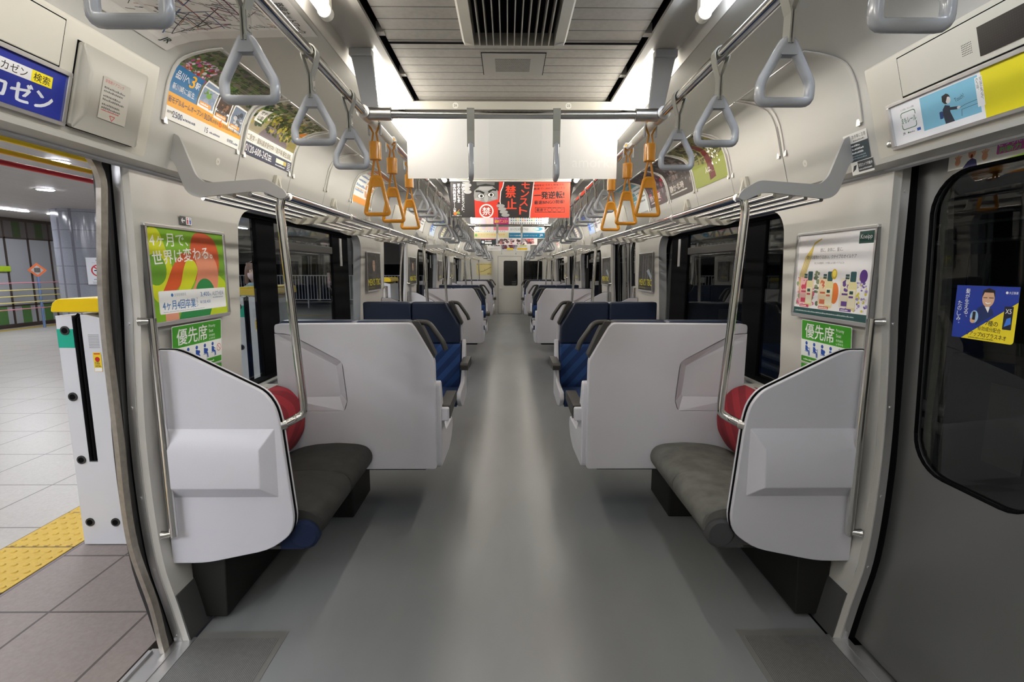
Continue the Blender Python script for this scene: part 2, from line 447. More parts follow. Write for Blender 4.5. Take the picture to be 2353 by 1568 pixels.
ribs = brick_mat('ribbed_ceiling_panel', (.43, .41, .38), (.10, .095, .09), 60.0, .0745, .0028, 'xy', .5, 0, (30, .03, 0))
c = MB()
def strip(mb, prof, y0, y1, mi=0, smooth=False, sx=1):
    n = len(prof)
    mb.add([(sx*p[0], y0, p[1]) for p in prof]+[(sx*p[0], y1, p[1]) for p in prof], [(i, i+1, n+i+1, n+i) for i in range(n-1)], mi, smooth)
strip(c, [(-.45, 2.31), (.45, 2.31)], Y0, Y1, 0)
for s in (-1, 1):
    strip(c, [(.45, 2.31), (.45, 2.345), (.474, 2.345), (.474, 2.31)], Y0, Y1, 2, False, s)
    strip(c, [(.474, 2.31), (.474, 2.298), (.502, 2.298), (.51, 2.328), (.628, 2.328), (.64, 2.275), (.645, 2.275)], Y0, Y1, 1, False, s)
    strip(c, ARCP, Y0, Y1, 3, True, s)
    y = Y0
    while y < Y1:                                        # dividers in the black air slot
        c.box((s*.449, y, 2.306), (s*.475, y+.03, 2.34), 1); y += .37
for yj in (1.927, 3.4, 4.95, 6.87, 8.3, 9.9, 11.8): c.box((-.45, yj, 2.306), (.45, yj+.006, 2.311), 2)
struct(c.build('ceiling', [ribs, CEIL, BLACK, ARC], fixn=False))

for sx in (-1, 1):                                       # joints between the upper panel covers
    mb = MB(); lo = [p for p in ARCP if 1.2 < p[0] < 1.302]
    for bay in range(3):
        for k in range(6):
            y = BAYS[bay]+.565+.54*k; strip(mb, [(x-.0008, z-.0004) for x, z in lo], y-.0018, y+.0018, 0, False, sx)
    struct(mb.build('trim_%d' % (10 if sx < 0 else 11), CHARC, fixn=False))

# ---- side walls with window openings
WZ0, WZ1, WR = .866, 1.80, .13
ZJ = [.05*i for i in range(39)]
def wall(sx, name):
    mb = MB(); ZS = [0, .05, .10, .15, .20, .27, .34, .42, .5, .6, .7, .80]; ZU = [.80, .9, 1.0, 1.1, 1.2, 1.37, 1.6, 1.85, 1.86]
    spans = [(Y0, DOORS[0][0], None)]+[(b, b+3.64, (b+.70, b+2.79)) for b in BAYS]+[(DOORS[3][1], Y1, None)]
    for a, b, w in spans:
        strip(mb, [(xw(z), z) for z in ZS], a, b, 0, True, sx)
        if not w: strip(mb, [(xw(z), z) for z in ZU], a, b, 0, True, sx)
        else:
            hole = rrect(w[0], WZ0, w[1], WZ1, WR, 7)
            cy, cz = (w[0]+w[1])/2, (WZ0+WZ1)/2
            out = []
            for y, z in hole:                            # project the opening's outline on the outer rectangle
                dy, dz = y-cy, z-cz; hy, hz = (w[1]-w[0])/2, (WZ1-WZ0)/2
                Yb = b if dy > 0 else a; Zb = 1.86 if dz > 0 else .80
                ty = (hy - abs(dy)); tz = (hz-abs(dz))
                if ty < WR+1e-4 and tz < WR+1e-4: out.append((Yb if ty < tz else Yb if abs(ty-tz) < .03 else y, Zb if tz < ty else Zb if abs(ty-tz) < .03 else z))
                elif ty < tz: out.append((Yb, z))
                else: out.append((y, Zb))
            n = len(hole); W3 = lambda p: (sx*xw(p[1]), p[0], p[1])
            mb.add([W3(p) for p in hole]+[W3(p) for p in out], [(i, (i+1) % n, n+(i+1) % n, n+i) for i in range(n)], 0, False)
            # dished reveal round the window
            r2 = rrect(w[0]-.012, WZ0-.0, w[1]+.012, WZ1+.012, WR, 7)
            mb.add([W3(p) for p in hole]+[(sx*(xw(p[1])+.07), p[0], p[1]) for p in hole], [(i, (i+1) % n, n+(i+1) % n, n+i) for i in range(n)], 1, True)
    # jambs facing the doorways, dark skirting, outer skin
    for a, b in DOORS:
        for y, d in ((a, -1), (b, 1)):
            mb.add([(sx*xw(z), y, z) for z in ZJ]+[(sx*(xw(z)+.03), y, z) for z in ZJ], [(i, i+1, len(ZJ)+i+1, len(ZJ)+i) for i in range(len(ZJ)-1)], 0)
    strip(mb, [(1.362, 1.85), (1.352, 1.855), (1.352, 1.865), (1.345, 1.90)], Y0, Y1, 1, False, sx)
    return struct(mb.build(name, [WALL, GREYP], fixn=False))
wall(-1, 'wall_left'); wall(1, 'wall_right')
for sx in (-1, 1):
    mb = MB()
    for a, b in [(Y0, DOORS[0][0])]+[(q, q+3.64) for q in BAYS]+[(DOORS[3][1], Y1)]:
        mb.prism([(sx*(xw(z)-.005), z) for z in (0, .07, .15, .20)]+[(sx*(xw(z)-.0005), z) for z in (.20, .15, .07, 0)], 'y', a+.002, b-.002)
    struct(mb.build('baseboard_'+SIDE[sx], CHARC))
mb = MB(); mb.box((-1.5, Y0-.05, -.05), (1.5, Y0, 2.4)); struct(mb.build('wall_rear', WALL))

# ---- end wall with its gangway door and window
ew = MB()
for x0, x1, z0, z1 in ((-1.5, -.36, 0, 2.4), (-.36, .45, 1.94, 2.4), (.45, .50, 0, 2.4), (.50, 1.14, 0, .95), (.50, 1.14, 1.79, 2.4), (1.14, 1.5, 0, 2.4)):
    ew.box((x0, 16.83, z0), (x1, 16.87, z1))
for x0, x1 in ((-1.31, -.36), (.45, 1.31)): ew.box((x0, 16.822, 0), (x1, 16.831, .12), 1)
struct(ew.build('wall_end', [WALL, SATIN]))
d = struct(empty('door_9', (.045, 16.85, 0)))
q = MB(); hole = rrect(-.215, .955, .265, 1.79, .05, 5); o_ = rrect(-.385, .01, .385, 1.925, .012, 5); n = len(hole)
q.add([(p[0], -.01, p[1]) for p in hole]+[(p[0], -.01, p[1]) for p in o_], [(i, (i+1) % n, n+(i+1) % n, n+i) for i in range(n)])
q.add([(p[0], -.01, p[1]) for p in hole]+[(p[0], .02, p[1]) for p in hole], [(i, (i+1) % n, n+(i+1) % n, n+i) for i in range(n)])
q.add([(p[0], -.01, p[1]) for p in o_]+[(p[0], .02, p[1]) for p in o_], [(i, (i+1) % n, n+(i+1) % n, n+i) for i in range(n)])
q.build('leaf', WALL, d)
q = MB()
for a, b in zip(hole, hole[1:]+hole[:1]): q.tube([(a[0], -.012, a[1]), (b[0], -.012, b[1])], .007, 6)
q.build('window_trim', ALU, d)
q = MB(); q.add([(p[0], .005, p[1]) for p in hole], [list(range(n))]); q.build('glass', DGLASS, d)
q = MB(); q.box((-.385, -.016, .01), (.385, -.008, .125)); q.build('kick_plate', SATIN, d)
q = MB(); q.tube([(-.31, -.02, .86), (-.31, -.06, .86), (-.20, -.06, .85)], .012, 8); q.box((-.335, -.02, .78), (-.285, -.01, .92)); q.build('door_handle', SATIN, d)
q = MB(); q.box((-.40, -.022, 1.925), (.40, .01, 1.945)); q.box((-.402, -.022, 0), (-.388, .01, 1.93)); q.box((.388, -.022, 0), (.402, .01, 1.93)); q.build('door_frame', GREYP, d)
w = struct(empty('window_7', (.82, 16.85, .95)))
q = MB(); q.box((-.32, 0, 0), (.32, .006, .84)); q.build('glass', DGLASS, w)
q = MB(); h = rrect(-.32, 0, .32, .84, .05, 4)
for a, b in zip(h, h[1:]+h[:1]): q.tube([(a[0], -.022, a[1]), (b[0], -.022, b[1])], .008, 6)
q.build('window_trim', ALU, w)
b_ = MB(); b_.box((-1.3, 17.6, 0), (1.3, 17.64, 2.4)); struct(b_.build('wall_cab', mat('dark_cab', (.012, .012, .013), .6)))
cab = MB(); cab.box((.3, 17.2, 0), (.9, 17.55, .9)); cab.box((.42, 17.14, .96), (.72, 17.2, 1.12), 1); cab.box((.12, 17.14, .98), (.26, 17.16, 1.03), 1); cab.box((.12, 17.14, 1.06), (.26, 17.16, 1.10), 1)
tag(cab.build('cab_desk', [DARKP, CREAM]), 'dark driving desk behind the glass of the end door', 'desk')

# ---- side windows: glass panes and black frames
wn = 0
for sx in (-1, 1):
    for y0 in BAYS:
        wn += 1
        w = struct(empty('window_%d' % wn, (sx*1.40, y0+.70, WZ0)))
        L, H = 2.09, WZ1-WZ0
        q = MB(); q.box((sx*.052, 0, 0), (sx*.056, L, H)); q.build('glass', GLASS, w)
        q = MB()
        for a, b in ((.33, .56), (1.56, 1.95)): q.box((sx*.040, a, 0), (sx*.075, b, H), 0)
        q.box((sx*.02, .0, H-.02), (sx*.075, L, H+.012)); q.box((sx*.0, 0, -.012), (sx*.075, L, .012))
        q.box((sx*.04, .56, H-.18), (sx*.06, 1.56, H-.125), 1); q.box((sx*.04, .56, .0), (sx*.06, 1.56, .04), 0)
        q.build('sash_frame', [BLACK, DARKP], w, bevel=.006)
        q = MB(); q.box((-sx*.03, -.0, -.004), (sx*.05, L, .004)); q.build('window_sill', WALL, w)
        q = MB(); q.box((sx*.035, 1.72, .66), (sx*.0405, 1.775, .89)); q.build('latch_plate', ALU, w)

# ---- doorways: openings in the outer body, sills, leaves
def door(n, sx, a, b, opened):
    D = struct(empty('door_%d' % n, (0, 0, 0)))
    mid = (a+b)/2; A, B, T, r = a+.066, b-.066, 1.895, .12
    P = [(B, z) for z in ZJ if z < 1.7]
    arc = [(B-r+r*math.cos(t*pi/16), T-r+r*math.sin(t*pi/16)) for t in range(9)]
    half = P+arc; path = half+[(2*mid-y, z) for y, z in half[::-1]]
    rings = []
    for i, (y, z) in enumerate(path):
        p0 = path[max(i-1, 0)]; p1 = path[min(i+1, len(path)-1)]; ty, tz = p1[0]-p0[0], p1[1]-p0[1]; L = math.hypot(ty, tz); ny, nz = tz/L, -ty/L
        x0, x1 = (xo(z)-.014, xo(z)+.004) if opened else (xo(z)+.08, xo(z)+.10)
        rings.append([(sx*x0, y, z), (sx*x1, y, z), (sx*x1, y+ny*.03, z+nz*.03), (sx*x0, y+ny*.03, z+nz*.03)])
    q = MB(); q.loft(rings, 0, False); q.build('outer_frame', PORTAL, D)
    q = MB()                                                # dark pocket behind the jambs and above the opening
    for y, d in ((a, -1), (b, 1)):
        zs = [i*.095 for i in range(21)]
        for off, dd, m_ in ((.046, .004, 0),):
            q.loft([[(sx*(xw(z)+.056), y+d*.003, z), (sx*(max(xo(z)-.002, xw(z)+.10)), y+d*.003, z), (sx*(max(xo(z)-.002, xw(z)+.10)), y+d*.03, z), (sx*(xw(z)+.056), y+d*.03, z)] for z in zs], 0)
    q.box((sx*1.38, a-.03, 1.902), (sx*1.47, b+.004, 1.93))
    q.build('door_pocket', BLACK, D)
    q = MB()                                                # silver jamb trims with screws
    for y, d in ((a, -1), (b, 1)):
        zs = ZJ
        q.loft([[(sx*(xw(z)+.026), y-d*.006, z), (sx*(xw(z)+.056), y-d*.006, z), (sx*(xw(z)+.056), y+d*.02, z), (sx*(xw(z)+.026), y+d*.02, z)] for z in zs], 0, True)
        for z in (.03, .32, .62, .98, 1.30, 1.78): q.disc((sx*(xw(z)+.041), y-d*.008, z), .006, 'y', 8, 0)
    q.build('jamb_trim', ALU, D)
    q = MB(); q.box((sx*1.299, a-.02, -.03), (sx*1.375, b+.02, .004)); q.box((sx*1.375, a+.03, -.03), (sx*1.445, b-.03, -.006)); q.box((sx*1.345, a+.03, .003), (sx*1.352, b-.03, .007)); q.box((sx*1.43, a+.05, -.03), (sx*1.445, b-.05, .004))
    q.build('door_sill', ALU, D)
    def leaf(y0, y1, meet, tint):
        off = .07 if opened else .09
        zs = [.004, .05, .1, .15, .2, .27, .34, .42, .5, .6, .7, .80, .9, 1.2, 1.37, 1.6, 1.81, 1.92]
        wy0, wy1 = (y0+.07, y1-.16) if meet > 0 else (y0+.16, y1-.07)
        wy0, wy1 = (y0+.107, y1-.10) if meet < 0 else (y0+.10, y1-.107)
        q = MB(); X = lambda z: sx*(xw(z)+off)
        strip_ = lambda prof, ya, yb: q.add([(X(z), ya, z) for z in prof]+[(X(z), yb, z) for z in prof], [(i, i+1, len(prof)+i+1, len(prof)+i) for i in range(len(prof)-1)], 0, True)
        strip_([.004, .05, .1, .15, .2, .27, .34, .42, .5, .6, .73], y0, y1)
        hole = rrect(wy0, .772, wy1, 1.822, .13, 7)
        nh = len(hole); cy, cz = (wy0+wy1)/2, 1.297
        o_ = []
        for yy, zz in hole:
            k = min((((y1 if yy > cy else y0)-cy)/(yy-cy)) if abs(yy-cy) > 1e-6 else 1e9, ((1.92 if zz > cz else .73)-cz)/(zz-cz) if abs(zz-cz) > 1e-6 else 1e9)
            o_.append((cy+(yy-cy)*k, cz+(zz-cz)*k))
        # make sure the four corners exist in the outer ring
        for cyy, czz in ((y0, .73), (y1, .73), (y1, 1.92), (y0, 1.92)):
            j = min(range(nh), key=lambda i: (o_[i][0]-cyy)**2+(o_[i][1]-czz)**2); o_[j] = (cyy, czz)
        q.add([(X(z), y, z) for y, z in hole]+[(X(z), y, z) for y, z in o_], [(i, (i+1) % nh, nh+(i+1) % nh, nh+i) for i in range(nh)], 0, False)
        q.add([(X(z), y, z) for y, z in hole]+[(X(z)+sx*.02, y, z) for y, z in hole], [(i, (i+1) % nh, nh+(i+1) % nh, nh+i) for i in range(nh)], 0, True)
        for yy in (y0, y1): q.add([(X(z), yy, z) for z in zs]+[(X(z)+sx*.025, yy, z) for z in zs], [(i, i+1, len(zs)+i+1, len(zs)+i) for i in range(len(zs)-1)])
        lf = q.build('leaf', tint, D, fixn=False)
        q = MB(); q.add([(X(z)+sx*.012, y, z) for y, z in hole], [list(range(nh))]); q.build('glass', GLASS1, lf)
        q = MB()
        for h0, h1 in zip(hole, hole[1:]+hole[:1]): q.tube([(X(h0[1])+sx*.002, h0[0], h0[1]), (X(h1[1])+sx*.002, h1[0], h1[1])], .006, 6)
        q.build('window_gasket', BLACK, lf)
        e = y1 if meet > 0 else y0                          # rubber edge where the leaves meet
        q = MB(); q.loft([[(X(z)-sx*.004, e-.004, z), (X(z)+sx*.03, e-.004, z), (X(z)+sx*.03, e+.016*meet, z), (X(z)-sx*.004, e+.016*meet, z)] for z in zs], 0, True)
        q.build('rubber_edge', mat('door_edge_rubber', (.022, .022, .024), .45), lf)
    if opened:
        leaf(b-.025+.006, b+.62, -1, BRUSH); leaf(a-.62, a+.019, 1, BRUSH)
    else:
        leaf(mid+.012, b+.03, -1, BRUSH); leaf(a-.03, mid-.012, 1, BRUSH)
    return D
for i, (a, b) in enumerate(DOORS):
    door(i+1, -1, a, b, True); door(i+5, 1, a, b, False)

# ---- header boxes over the doorways
hn = 0
for sx in (-1, 1):
    for i, (a, b) in enumerate(DOORS):
        hn += 1
        poly = [(1.44, 1.90), (1.34, 1.888), (1.312, 1.878), (1.296, 1.884), (1.287, 1.905), (1.208, 2.178), (1.214, 2.196), (1.28, 2.16), (1.42, 1.97)]
        q = MB(); y0, y1 = a-.06, b-.012
        P = [(sx*x, z) for x, z in poly]
        n = len(P); sh = lambda p, s_: 0
        A = [(p[0], y0-sh(p, 1), p[1]) for p in P]; B = [(p[0], y1+sh(p, 1), p[1]) for p in P]
        q.add(A+B, [(k, (k+1) % n, n+(k+1) % n, n+k) for k in range(n)]); q.add(A, [list(range(n))]); q.add(B, [list(range(n))[::-1]])
        struct(q.build('trim_%d' % hn, CREAM, bevel=.006))

# ================================================================== lamps, rails, straps
BAYN = ['nearest bay', 'second bay', 'third bay']
DZ = ['nearest the camera', 'second from the camera', 'third from the camera', 'fourth from the camera']
lamp_y = [(-2.3, -1.1), (-.95, .25), (.445, 1.645), (2.05, 3.25), (3.3, 4.5), (5.385, 6.585), (6.95, 8.15), (8.24, 9.44), (10.325, 11.525), (11.9, 13.1), (13.18, 14.38), (15.265, 16.465)]
for s in (-1, 1):
    for i, (a, b) in enumerate(lamp_y):
        t = thing('ceiling_lamp', 'bare fluorescent tube lamp on the %s ceiling edge, %s from the near end' % (SIDE[s], ordn(i)), 'lamp', (s*.57, a, 2.265), 0, 'fluorescent lamps along the ceiling')
        L = b-a
        cool = (s == 1 and i in (1, 2))
        MB().tube([(0, .03, 0), (0, L-.03, 0)], .0165, 14).build('tube', TUBEC if cool else TUBEL, t)
        for y, d in ((0, 1), (L, -1)):
            q = MB(); q.tube([(0, y, 0), (0, y+d*.008, 0), (0, y+d*.036, 0)], [.016, .0215, .0215], 16); q.box((-.014, min(y, y+d*.03), 0), (.014, max(y, y+d*.03), .058))
            q.build('end_cap', LENS, t, bevel=.004)
for s in (-1, 1):
    org()
    q = MB(); q.tube([(s*.56, Y0+.02, 2.08), (s*.56, 16.80, 2.08)], .0165, 14)
    r = q.build('overhead_rail', STEEL); tag(r, 'long polished overhead rail running along the %s side of the aisle' % SIDE[s], 'rail')
    MB().tube([(s*.56, 2.04, 2.08), (s*.56, 2.37, 2.08)], .0185, 14).build('white_sleeve', LENS, r)
CB = [1.98, 6.77, 11.5]
for i, y in enumerate(CB):
    t = wthing('crossbar', 'polished crossbar joining the overhead rails at the doors %s' % DZ[i], 'rail', (0, y, 2.08), 'crossbars between the overhead rails')
    q = MB(); q.tube([(-.50, y, 2.08), (.50, y, 2.08)], .0165, 14); q.build('bar', STEEL, t)
    for s in (-1, 1):
        q = MB(); q.tube([(s*.545, y, 2.08), (s*.46, y, 2.08)], .024, 14); q.tube([(s*.56, y-.032, 2.08), (s*.56, y+.032, 2.08)], .0245, 14); q.build('rail_socket', SATIN, t)
    org()
k = 0
for i, y in enumerate((1.965, 4.95, 6.80, 9.9, 11.75, 14.8)):
    for s in (-1, 1):
        t = wthing('rail_bracket', 'grey flat bracket holding the %s overhead rail to the ceiling, %s from the camera' % (SIDE[s], ordn(i)), 'bracket', (s*.57, y, 2.09), 'brackets of the overhead rails')
        yb = y+.05
        q = MB(); q.add([(s*.520, yb, 2.09), (s*.575, yb, 2.09), (s*.618, yb, 2.315), (s*.535, yb, 2.315), (s*.520, yb+.02, 2.09), (s*.575, yb+.02, 2.09), (s*.618, yb+.02, 2.315), (s*.535, yb+.02, 2.315)],
            [(0, 1, 2, 3), (7, 6, 5, 4), (0, 4, 5, 1), (1, 5, 6, 2), (2, 6, 7, 3), (3, 7, 4, 0)])
        q.build('arm', GREYP, t, bevel=.003)
        q = MB(); q.box((s*.535, yb-.012, 2.296), (s*.62, yb+.03, 2.324)); q.build('foot_plate', GREYP, t, bevel=.004)
        q = MB(); q.tube([(s*.56, y+.05, 2.08), (s*.56, y+.075, 2.08)], .0215, 12); q.build('rail_clamp', SATIN, t)
        org()

def ribbon(q, path, w, th, mi=0):
    """flat strap along a path in the x-z plane, its width along y"""
    P = [Vector((p[0], 0, p[1])) for p in path]; rings = []
    for i in range(len(P)):
        d = (P[min(i+1, len(P)-1)]-P[max(i-1, 0)]).normalized(); nn = Vector((-d.z, 0, d.x))*th/2
        a, b = P[i]+nn, P[i]-nn
        rings.append([(a.x, -w/2, a.z), (a.x, w/2, a.z), (b.x, w/2, b.z), (b.x, -w/2, b.z)])
    q.loft(rings, mi, True)
def strap(kind):
    t = empty('hand_strap')
    drop = {'grey': .105, 'low': .19, 'yellow': .195}[kind]
    q = MB()
    if kind != 'yellow':
        top = [(-.0035, -drop-.012)] + [(-.0035, -drop+.05), (-.004, -.058), (-.012, -.034), (-.0195, -.008)]
        arc = [(.0205*math.cos(a), .0205*math.sin(a)) for a in [pi-.35-(pi-.7)*k/8*1 if False else pi-.1-(pi-.2)*k/8 for k in range(9)]]
        path = top+arc+[(-x, z) for x, z in top[::-1]]
        ribbon(q, path, .028, .0032)
        q.build('band', BAND, t)
        q = MB(); q.box((.0052, -.008, -.096), (.0072, .008, -.058)); rp = q.build('rivet_plate', SATIN, t)
        for zr in (-.066, -.088): MB().disc((.0078, 0, zr), .0035, 'x', 8, 0, .003).build('rivet', STEEL, rp)
        if kind == 'low':
            q = MB(); q.box((-.012, -.014, -.175), (.012, .014, -.10)); q.build('sleeve', RINGG, t, bevel=.004)
        h = -drop
        ring = [(-.0525, h-.125), (.0525, h-.125), (.0525, h-.088), (.0075, h-.006), (-.0075, h-.006), (-.0525, h-.088)]
        path = rpoly(ring, [.014, .014, .010, .009, .009, .010], 4)
        q = MB(); q.tube([(x, 0, z) for x, z in path], .0102, 12, 0, True)
        q.prism(rpoly([(-.0185, h-.034), (.0185, h-.034), (.0085, h-.002), (-.0085, h-.002)], [.004, .004, .006, .006], 3), 'y', -.0098, .0098); q.build('grip_ring', RINGG, t)
    else:
        pass
        CORD = mat('yellow_strap_cord', (.62, .25, .012), .5)
        for x in (-1, 1):
            MB().tube([(x*.013, 0, -.075), (x*.006, 0, -.035), (x*.019, 0, -.01), (x*.016, 0, .012), (0, 0, .0205)], .004, 6).build('cord', CORD, t)
            MB().tube([(x*.004, 0, -.13), (x*.016, 0, -.195), (x*.018, 0, -.205)], .0048, 6).build('cord', CORD, t)
        q = MB()
        for x in (-1, 1): q.box((x*.021, -.009, -.045), (x*.0255, .009, .004)); q.box((x*.014, -.009, .0), (x*.0255, .009, .006)); 
        q.tube([(-.024, 0, .004), (-.014, 0, .022), (.014, 0, .022), (.024, 0, .004)], .004, 6)
        q.build('hook', GREYP, t, bevel=.002)
        q = MB(); q.tube([(0, 0, -.14), (0, 0, -.07)], .0235, 18); q.build('sleeve', YELLOW, t, bevel=.003)
        h = -.195
        ring = [(-.05, h-.160), (.05, h-.160), (.017, h-.012), (-.017, h-.012)]
        q = MB(); q.tube([(x, 0, z) for x, z in rpoly(ring, [.014, .014, .012, .012], 4)], .0082, 12, 0, True)
        q.prism(rpoly([(-.020, h-.05), (.020, h-.05), (.015, h-.006), (-.015, h-.006)], [.002, .002, .012, .012]), 'y', -.006, .006, 0)
        q.build('grip_ring', YELLOW, t)
    return t
proto = {k: strap(k) for k in ('grey', 'low', 'yellow')}; used = set()
def put_strap(kind, loc, rz, label, group):
    if kind in used: o = dup(proto[kind], loc, rz, label, group)
    else: used.add(kind); o = proto[kind]; o.location = loc; o.rotation_euler = (0, 0, rz)
    return tag(o, label, 'hand strap', group)
yl = {-1: [2.112, 2.406, 2.81], 1: [2.125, 2.505, 2.886]}
for s in (-1, 1):
    ys = [('grey', y) for y in (.445, .772, 1.106, 1.452, 1.785)]+[('yellow', y) for y in yl[s]]
    ys += [('grey', y) for y in (3.085, 3.39, 3.74, 4.04)]+[('low', y) for y in (4.38, 4.69, 5.06)]
    ys += [('grey', y) for y in (5.45, 5.76, 6.06, 6.36)]
    ys += [('low', y) for y in (6.92, 7.22, 7.52)]
    for o in (4.94, 9.88):
        ys += [('grey', y+o) for y in (2.95, 3.25, 3.55, 3.85, 4.12)]+[('low', y+o) for y in (4.40, 4.69, 5.02)]+[('grey', y+o) for y in (5.45, 5.76, 6.06, 6.36)]+([('low', y+o) for y in (7.0, 7.3, 7.55)] if o < 9 else [])
    ys = [q for q in ys if q[1] < 16.3]
    ng = ny = 0
    for kd, y in ys:
        if kd == 'yellow':
            put_strap(kd, (s*.56, y, 2.08), 0, 'yellow priority hand strap on the %s overhead rail, %s of three from the camera' % (SIDE[s], ordn(ny)), 'yellow hand straps'); ny += 1
        else:
            put_strap(kd, (s*.56, y, 2.08), 0, 'grey triangular hand strap on the %s overhead rail, %s grey one from the near end' % (SIDE[s], ordn(ng)), 'grey hand straps'); ng += 1
for i, y in enumerate(CB):
    for s in (-1, 1):
        put_strap('grey', (s*.163, y, 2.08), pi/2+(.08 if s < 0 else -.04), 'grey hand strap seen edge-on, %s of the pair on the crossbar %s' % (SIDE[s], DZ[i]), 'grey hand straps on the crossbars')

# ================================================================== partitions, benches, racks
def at_bays(t, label, group=None):
    """copies of a thing of the nearest bay for the two bays behind it"""
    out = [t]
    t['label'] = label % BAYN[0]
    if group: t['group'] = group
    for k in (1, 2): out.append(dup(t, tuple(Vector(t.location)+Vector((0, 4.94*k, 0))), None, label % BAYN[k], group))
    return out
def partition(sx, y, d, where):
    """wing panel beside a doorway; d=+1: its outer face looks towards -y"""
    t = wthing('seat_partition', '', 'partition', (sx*1.14, y, .31))
    out = [(1.385, .313), (1.25, .313), (.985, .37), (.898, .436), (.882, .50), (.915, .90), (.93, .972), (.968, 1.028), (1.262, 1.178), (1.30, 1.192), (1.377, 1.192)]
    out = rpoly(out, [0, .05, .06, .05, .05, .05, .05, .05, .06, .06, 0], 3)
    sh = lambda k: [(sx*x, z) for x, z in [(1.385 if p[0] > 1.37 else p[0]-k*.004, p[1]+(k*.003 if p[1] > .6 else 0)) for p in out]]
    q = MB(); q.prism(sh(0), 'y', y-d*.016, y+d*.003)
    # raised band with sloping edges
    O = [(.937, .597), (1.36, .597), (1.36, .881), (.935, .881)]; I = [(.99, .650), (1.36, .650), (1.36, .808), (.985, .808)]
    A = [(sx*x, y-d*.0155, z) for x, z in O]; B = [(sx*x, y-d*.056, z) for x, z in I]
    q.add(A+B, [(0, 1, 5, 4), (1, 2, 6, 5), (2, 3, 7, 6), (3, 0, 4, 7), (4, 5, 6, 7)])
    pn = q.build('panel', WHITE, t, bevel=.004)
    q = MB(); q.prism(sh(1), 'y', y+d*.003, y+d*.009); q.build('gasket', BLACK, pn)
    q = MB(); q.prism(sh(.6), 'y', y+d*.009, y+d*.028); q.build('rear_panel', WHITE, t, bevel=.004)
    org(); return t
def long_bench(sx, ya, yb, near, fab):
    t = wthing('side_bench', '', 'bench', (sx*1.15, (ya+yb)/2, 0))
    sec = [(1.33, .44), (1.19, .505), (1.10, .522), (.98, .530), (.86, .522), (.81, .505), (.785, .465), (.79, .425), (.825, .375), (.88, .355), (1.0, .35), (1.33, .35)]
    bak = [(1.372, .862), (1.31, .868), (1.235, .845), (1.178, .775), (1.155, .69), (1.165, .60), (1.205, .53), (1.24, .49), (1.372, .47)]
    n = 2; L = (yb-ya)/n
    for k in range(n):
        a, b = ya+k*L, ya+(k+1)*L
        for nm, pts, m_ in (('seat_cushion', sec, fab), ('backrest', bak, moq_red)):
            P = rpoly(pts, .03, 3); q = MB(); cx = sum(p[0] for p in P)/len(P); cz = sum(p[1] for p in P)/len(P); rings = []
            for y, f_ in ((a+.001, .93), (a+.006, .975), (a+.02, 1), ((a+b)/2, 1.012 if nm == 'backrest' else .995), (b-.02, 1), (b-.006, .975), (b-.001, .93)):
                rings.append([(sx*(cx+(x-cx)*f_), y, cz+(z-cz)*f_) for x, z in P])
            q.loft(rings); q.build(nm, m_, t)
    e = ya if near else yb; d = -1 if near else 1
    q = MB(); q.tube([(sx*.862, e+.02*-d, .415), (sx*.862, e+d*.012, .415), (sx*.862, e+d*.02, .415)], [.062, .062, .05], 20); q.box((sx*.862, e, .353), (sx*.96, e+d*.015, .42)); q.build('end_roll', BLUE if sx < 0 else mat('end_roll_mesh', (.06, .06, .065), .8, bump=(500, .6, (1, 1, 1))), t)
    q = MB(); q.prism([(sx*x, z) for x, z in [(1.36, .02), (1.225, .02), (1.215, .30), (1.24, .35), (1.36, .35)]], 'y', ya+.02, yb-.01); q.build('heater_cover', HEAT, t, bevel=.006)
    q = MB(); q.box((sx*.95, ya+.01, .338), (sx*1.25, yb-.01, .352)); q.build('seat_frame', DARKP, t)
    q = MB(); q.prism([(sx*x, z) for x, z in [(1.395, .845), (1.30, .853), (1.30, .866), (1.395, .868)]], 'y', ya, yb+.004); q.build('top_ledge', WALL, t)
    org(); return t
def stripes(name, c1, c2, scale, rot):
    M = mat(name, c1, .95); nt = M.node_tree; b = nt.nodes['Principled BSDF']
    tc = nt.nodes.new('ShaderNodeTexCoord'); mp = nt.nodes.new('ShaderNodeMapping'); mp.inputs['Rotation'].default_value = rot
    wv = nt.nodes.new('ShaderNodeTexWave'); wv.inputs['Scale'].default_value = scale; wv.wave_profile = 'SIN'
    gt = nt.nodes.new('ShaderNodeMath'); gt.operation = 'GREATER_THAN'; gt.inputs[1].default_value = .5
    mx = nt.nodes.new('ShaderNodeMix'); mx.data_type = 'RGBA'; mx.inputs[6].default_value = (*c1, 1); mx.inputs[7].default_value = (*c2, 1)
    nt.links.new(tc.outputs['Object'], mp.inputs[0]); nt.links.new(mp.outputs[0], wv.inputs[0]); nt.links.new(wv.outputs[1], gt.inputs[0])
    nt.links.new(gt.outputs[0], mx.inputs[0])
    nz = nt.nodes.new('ShaderNodeTexNoise'); nz.inputs['Scale'].default_value = 260; nt.links.new(tc.outputs['Object'], nz.inputs[0])
    mr = nt.nodes.new('ShaderNodeMapRange'); mr.inputs[3].default_value = .7; mr.inputs[4].default_value = 1.3; nt.links.new(nz.outputs[0], mr.inputs[0])
    m2 = nt.nodes.new('ShaderNodeMix'); m2.data_type = 'RGBA'; m2.blend_type = 'MULTIPLY'; m2.inputs[0].default_value = 1
    nt.links.new(mx.outputs[2], m2.inputs[6]); nt.links.new(mr.outputs[0], m2.inputs[7]); nt.links.new(m2.outputs[2], b.inputs['Base Color'])
    return M
moq_red = stripes('striped_red_moquette', (.30, .020, .032), (.20, .012, .022), 4.2, (0.7, 0, .6))
moq_blue = stripes('striped_blue_moquette', (.016, .055, .19), (.008, .028, .11), 3.4, (0, .75, 0))
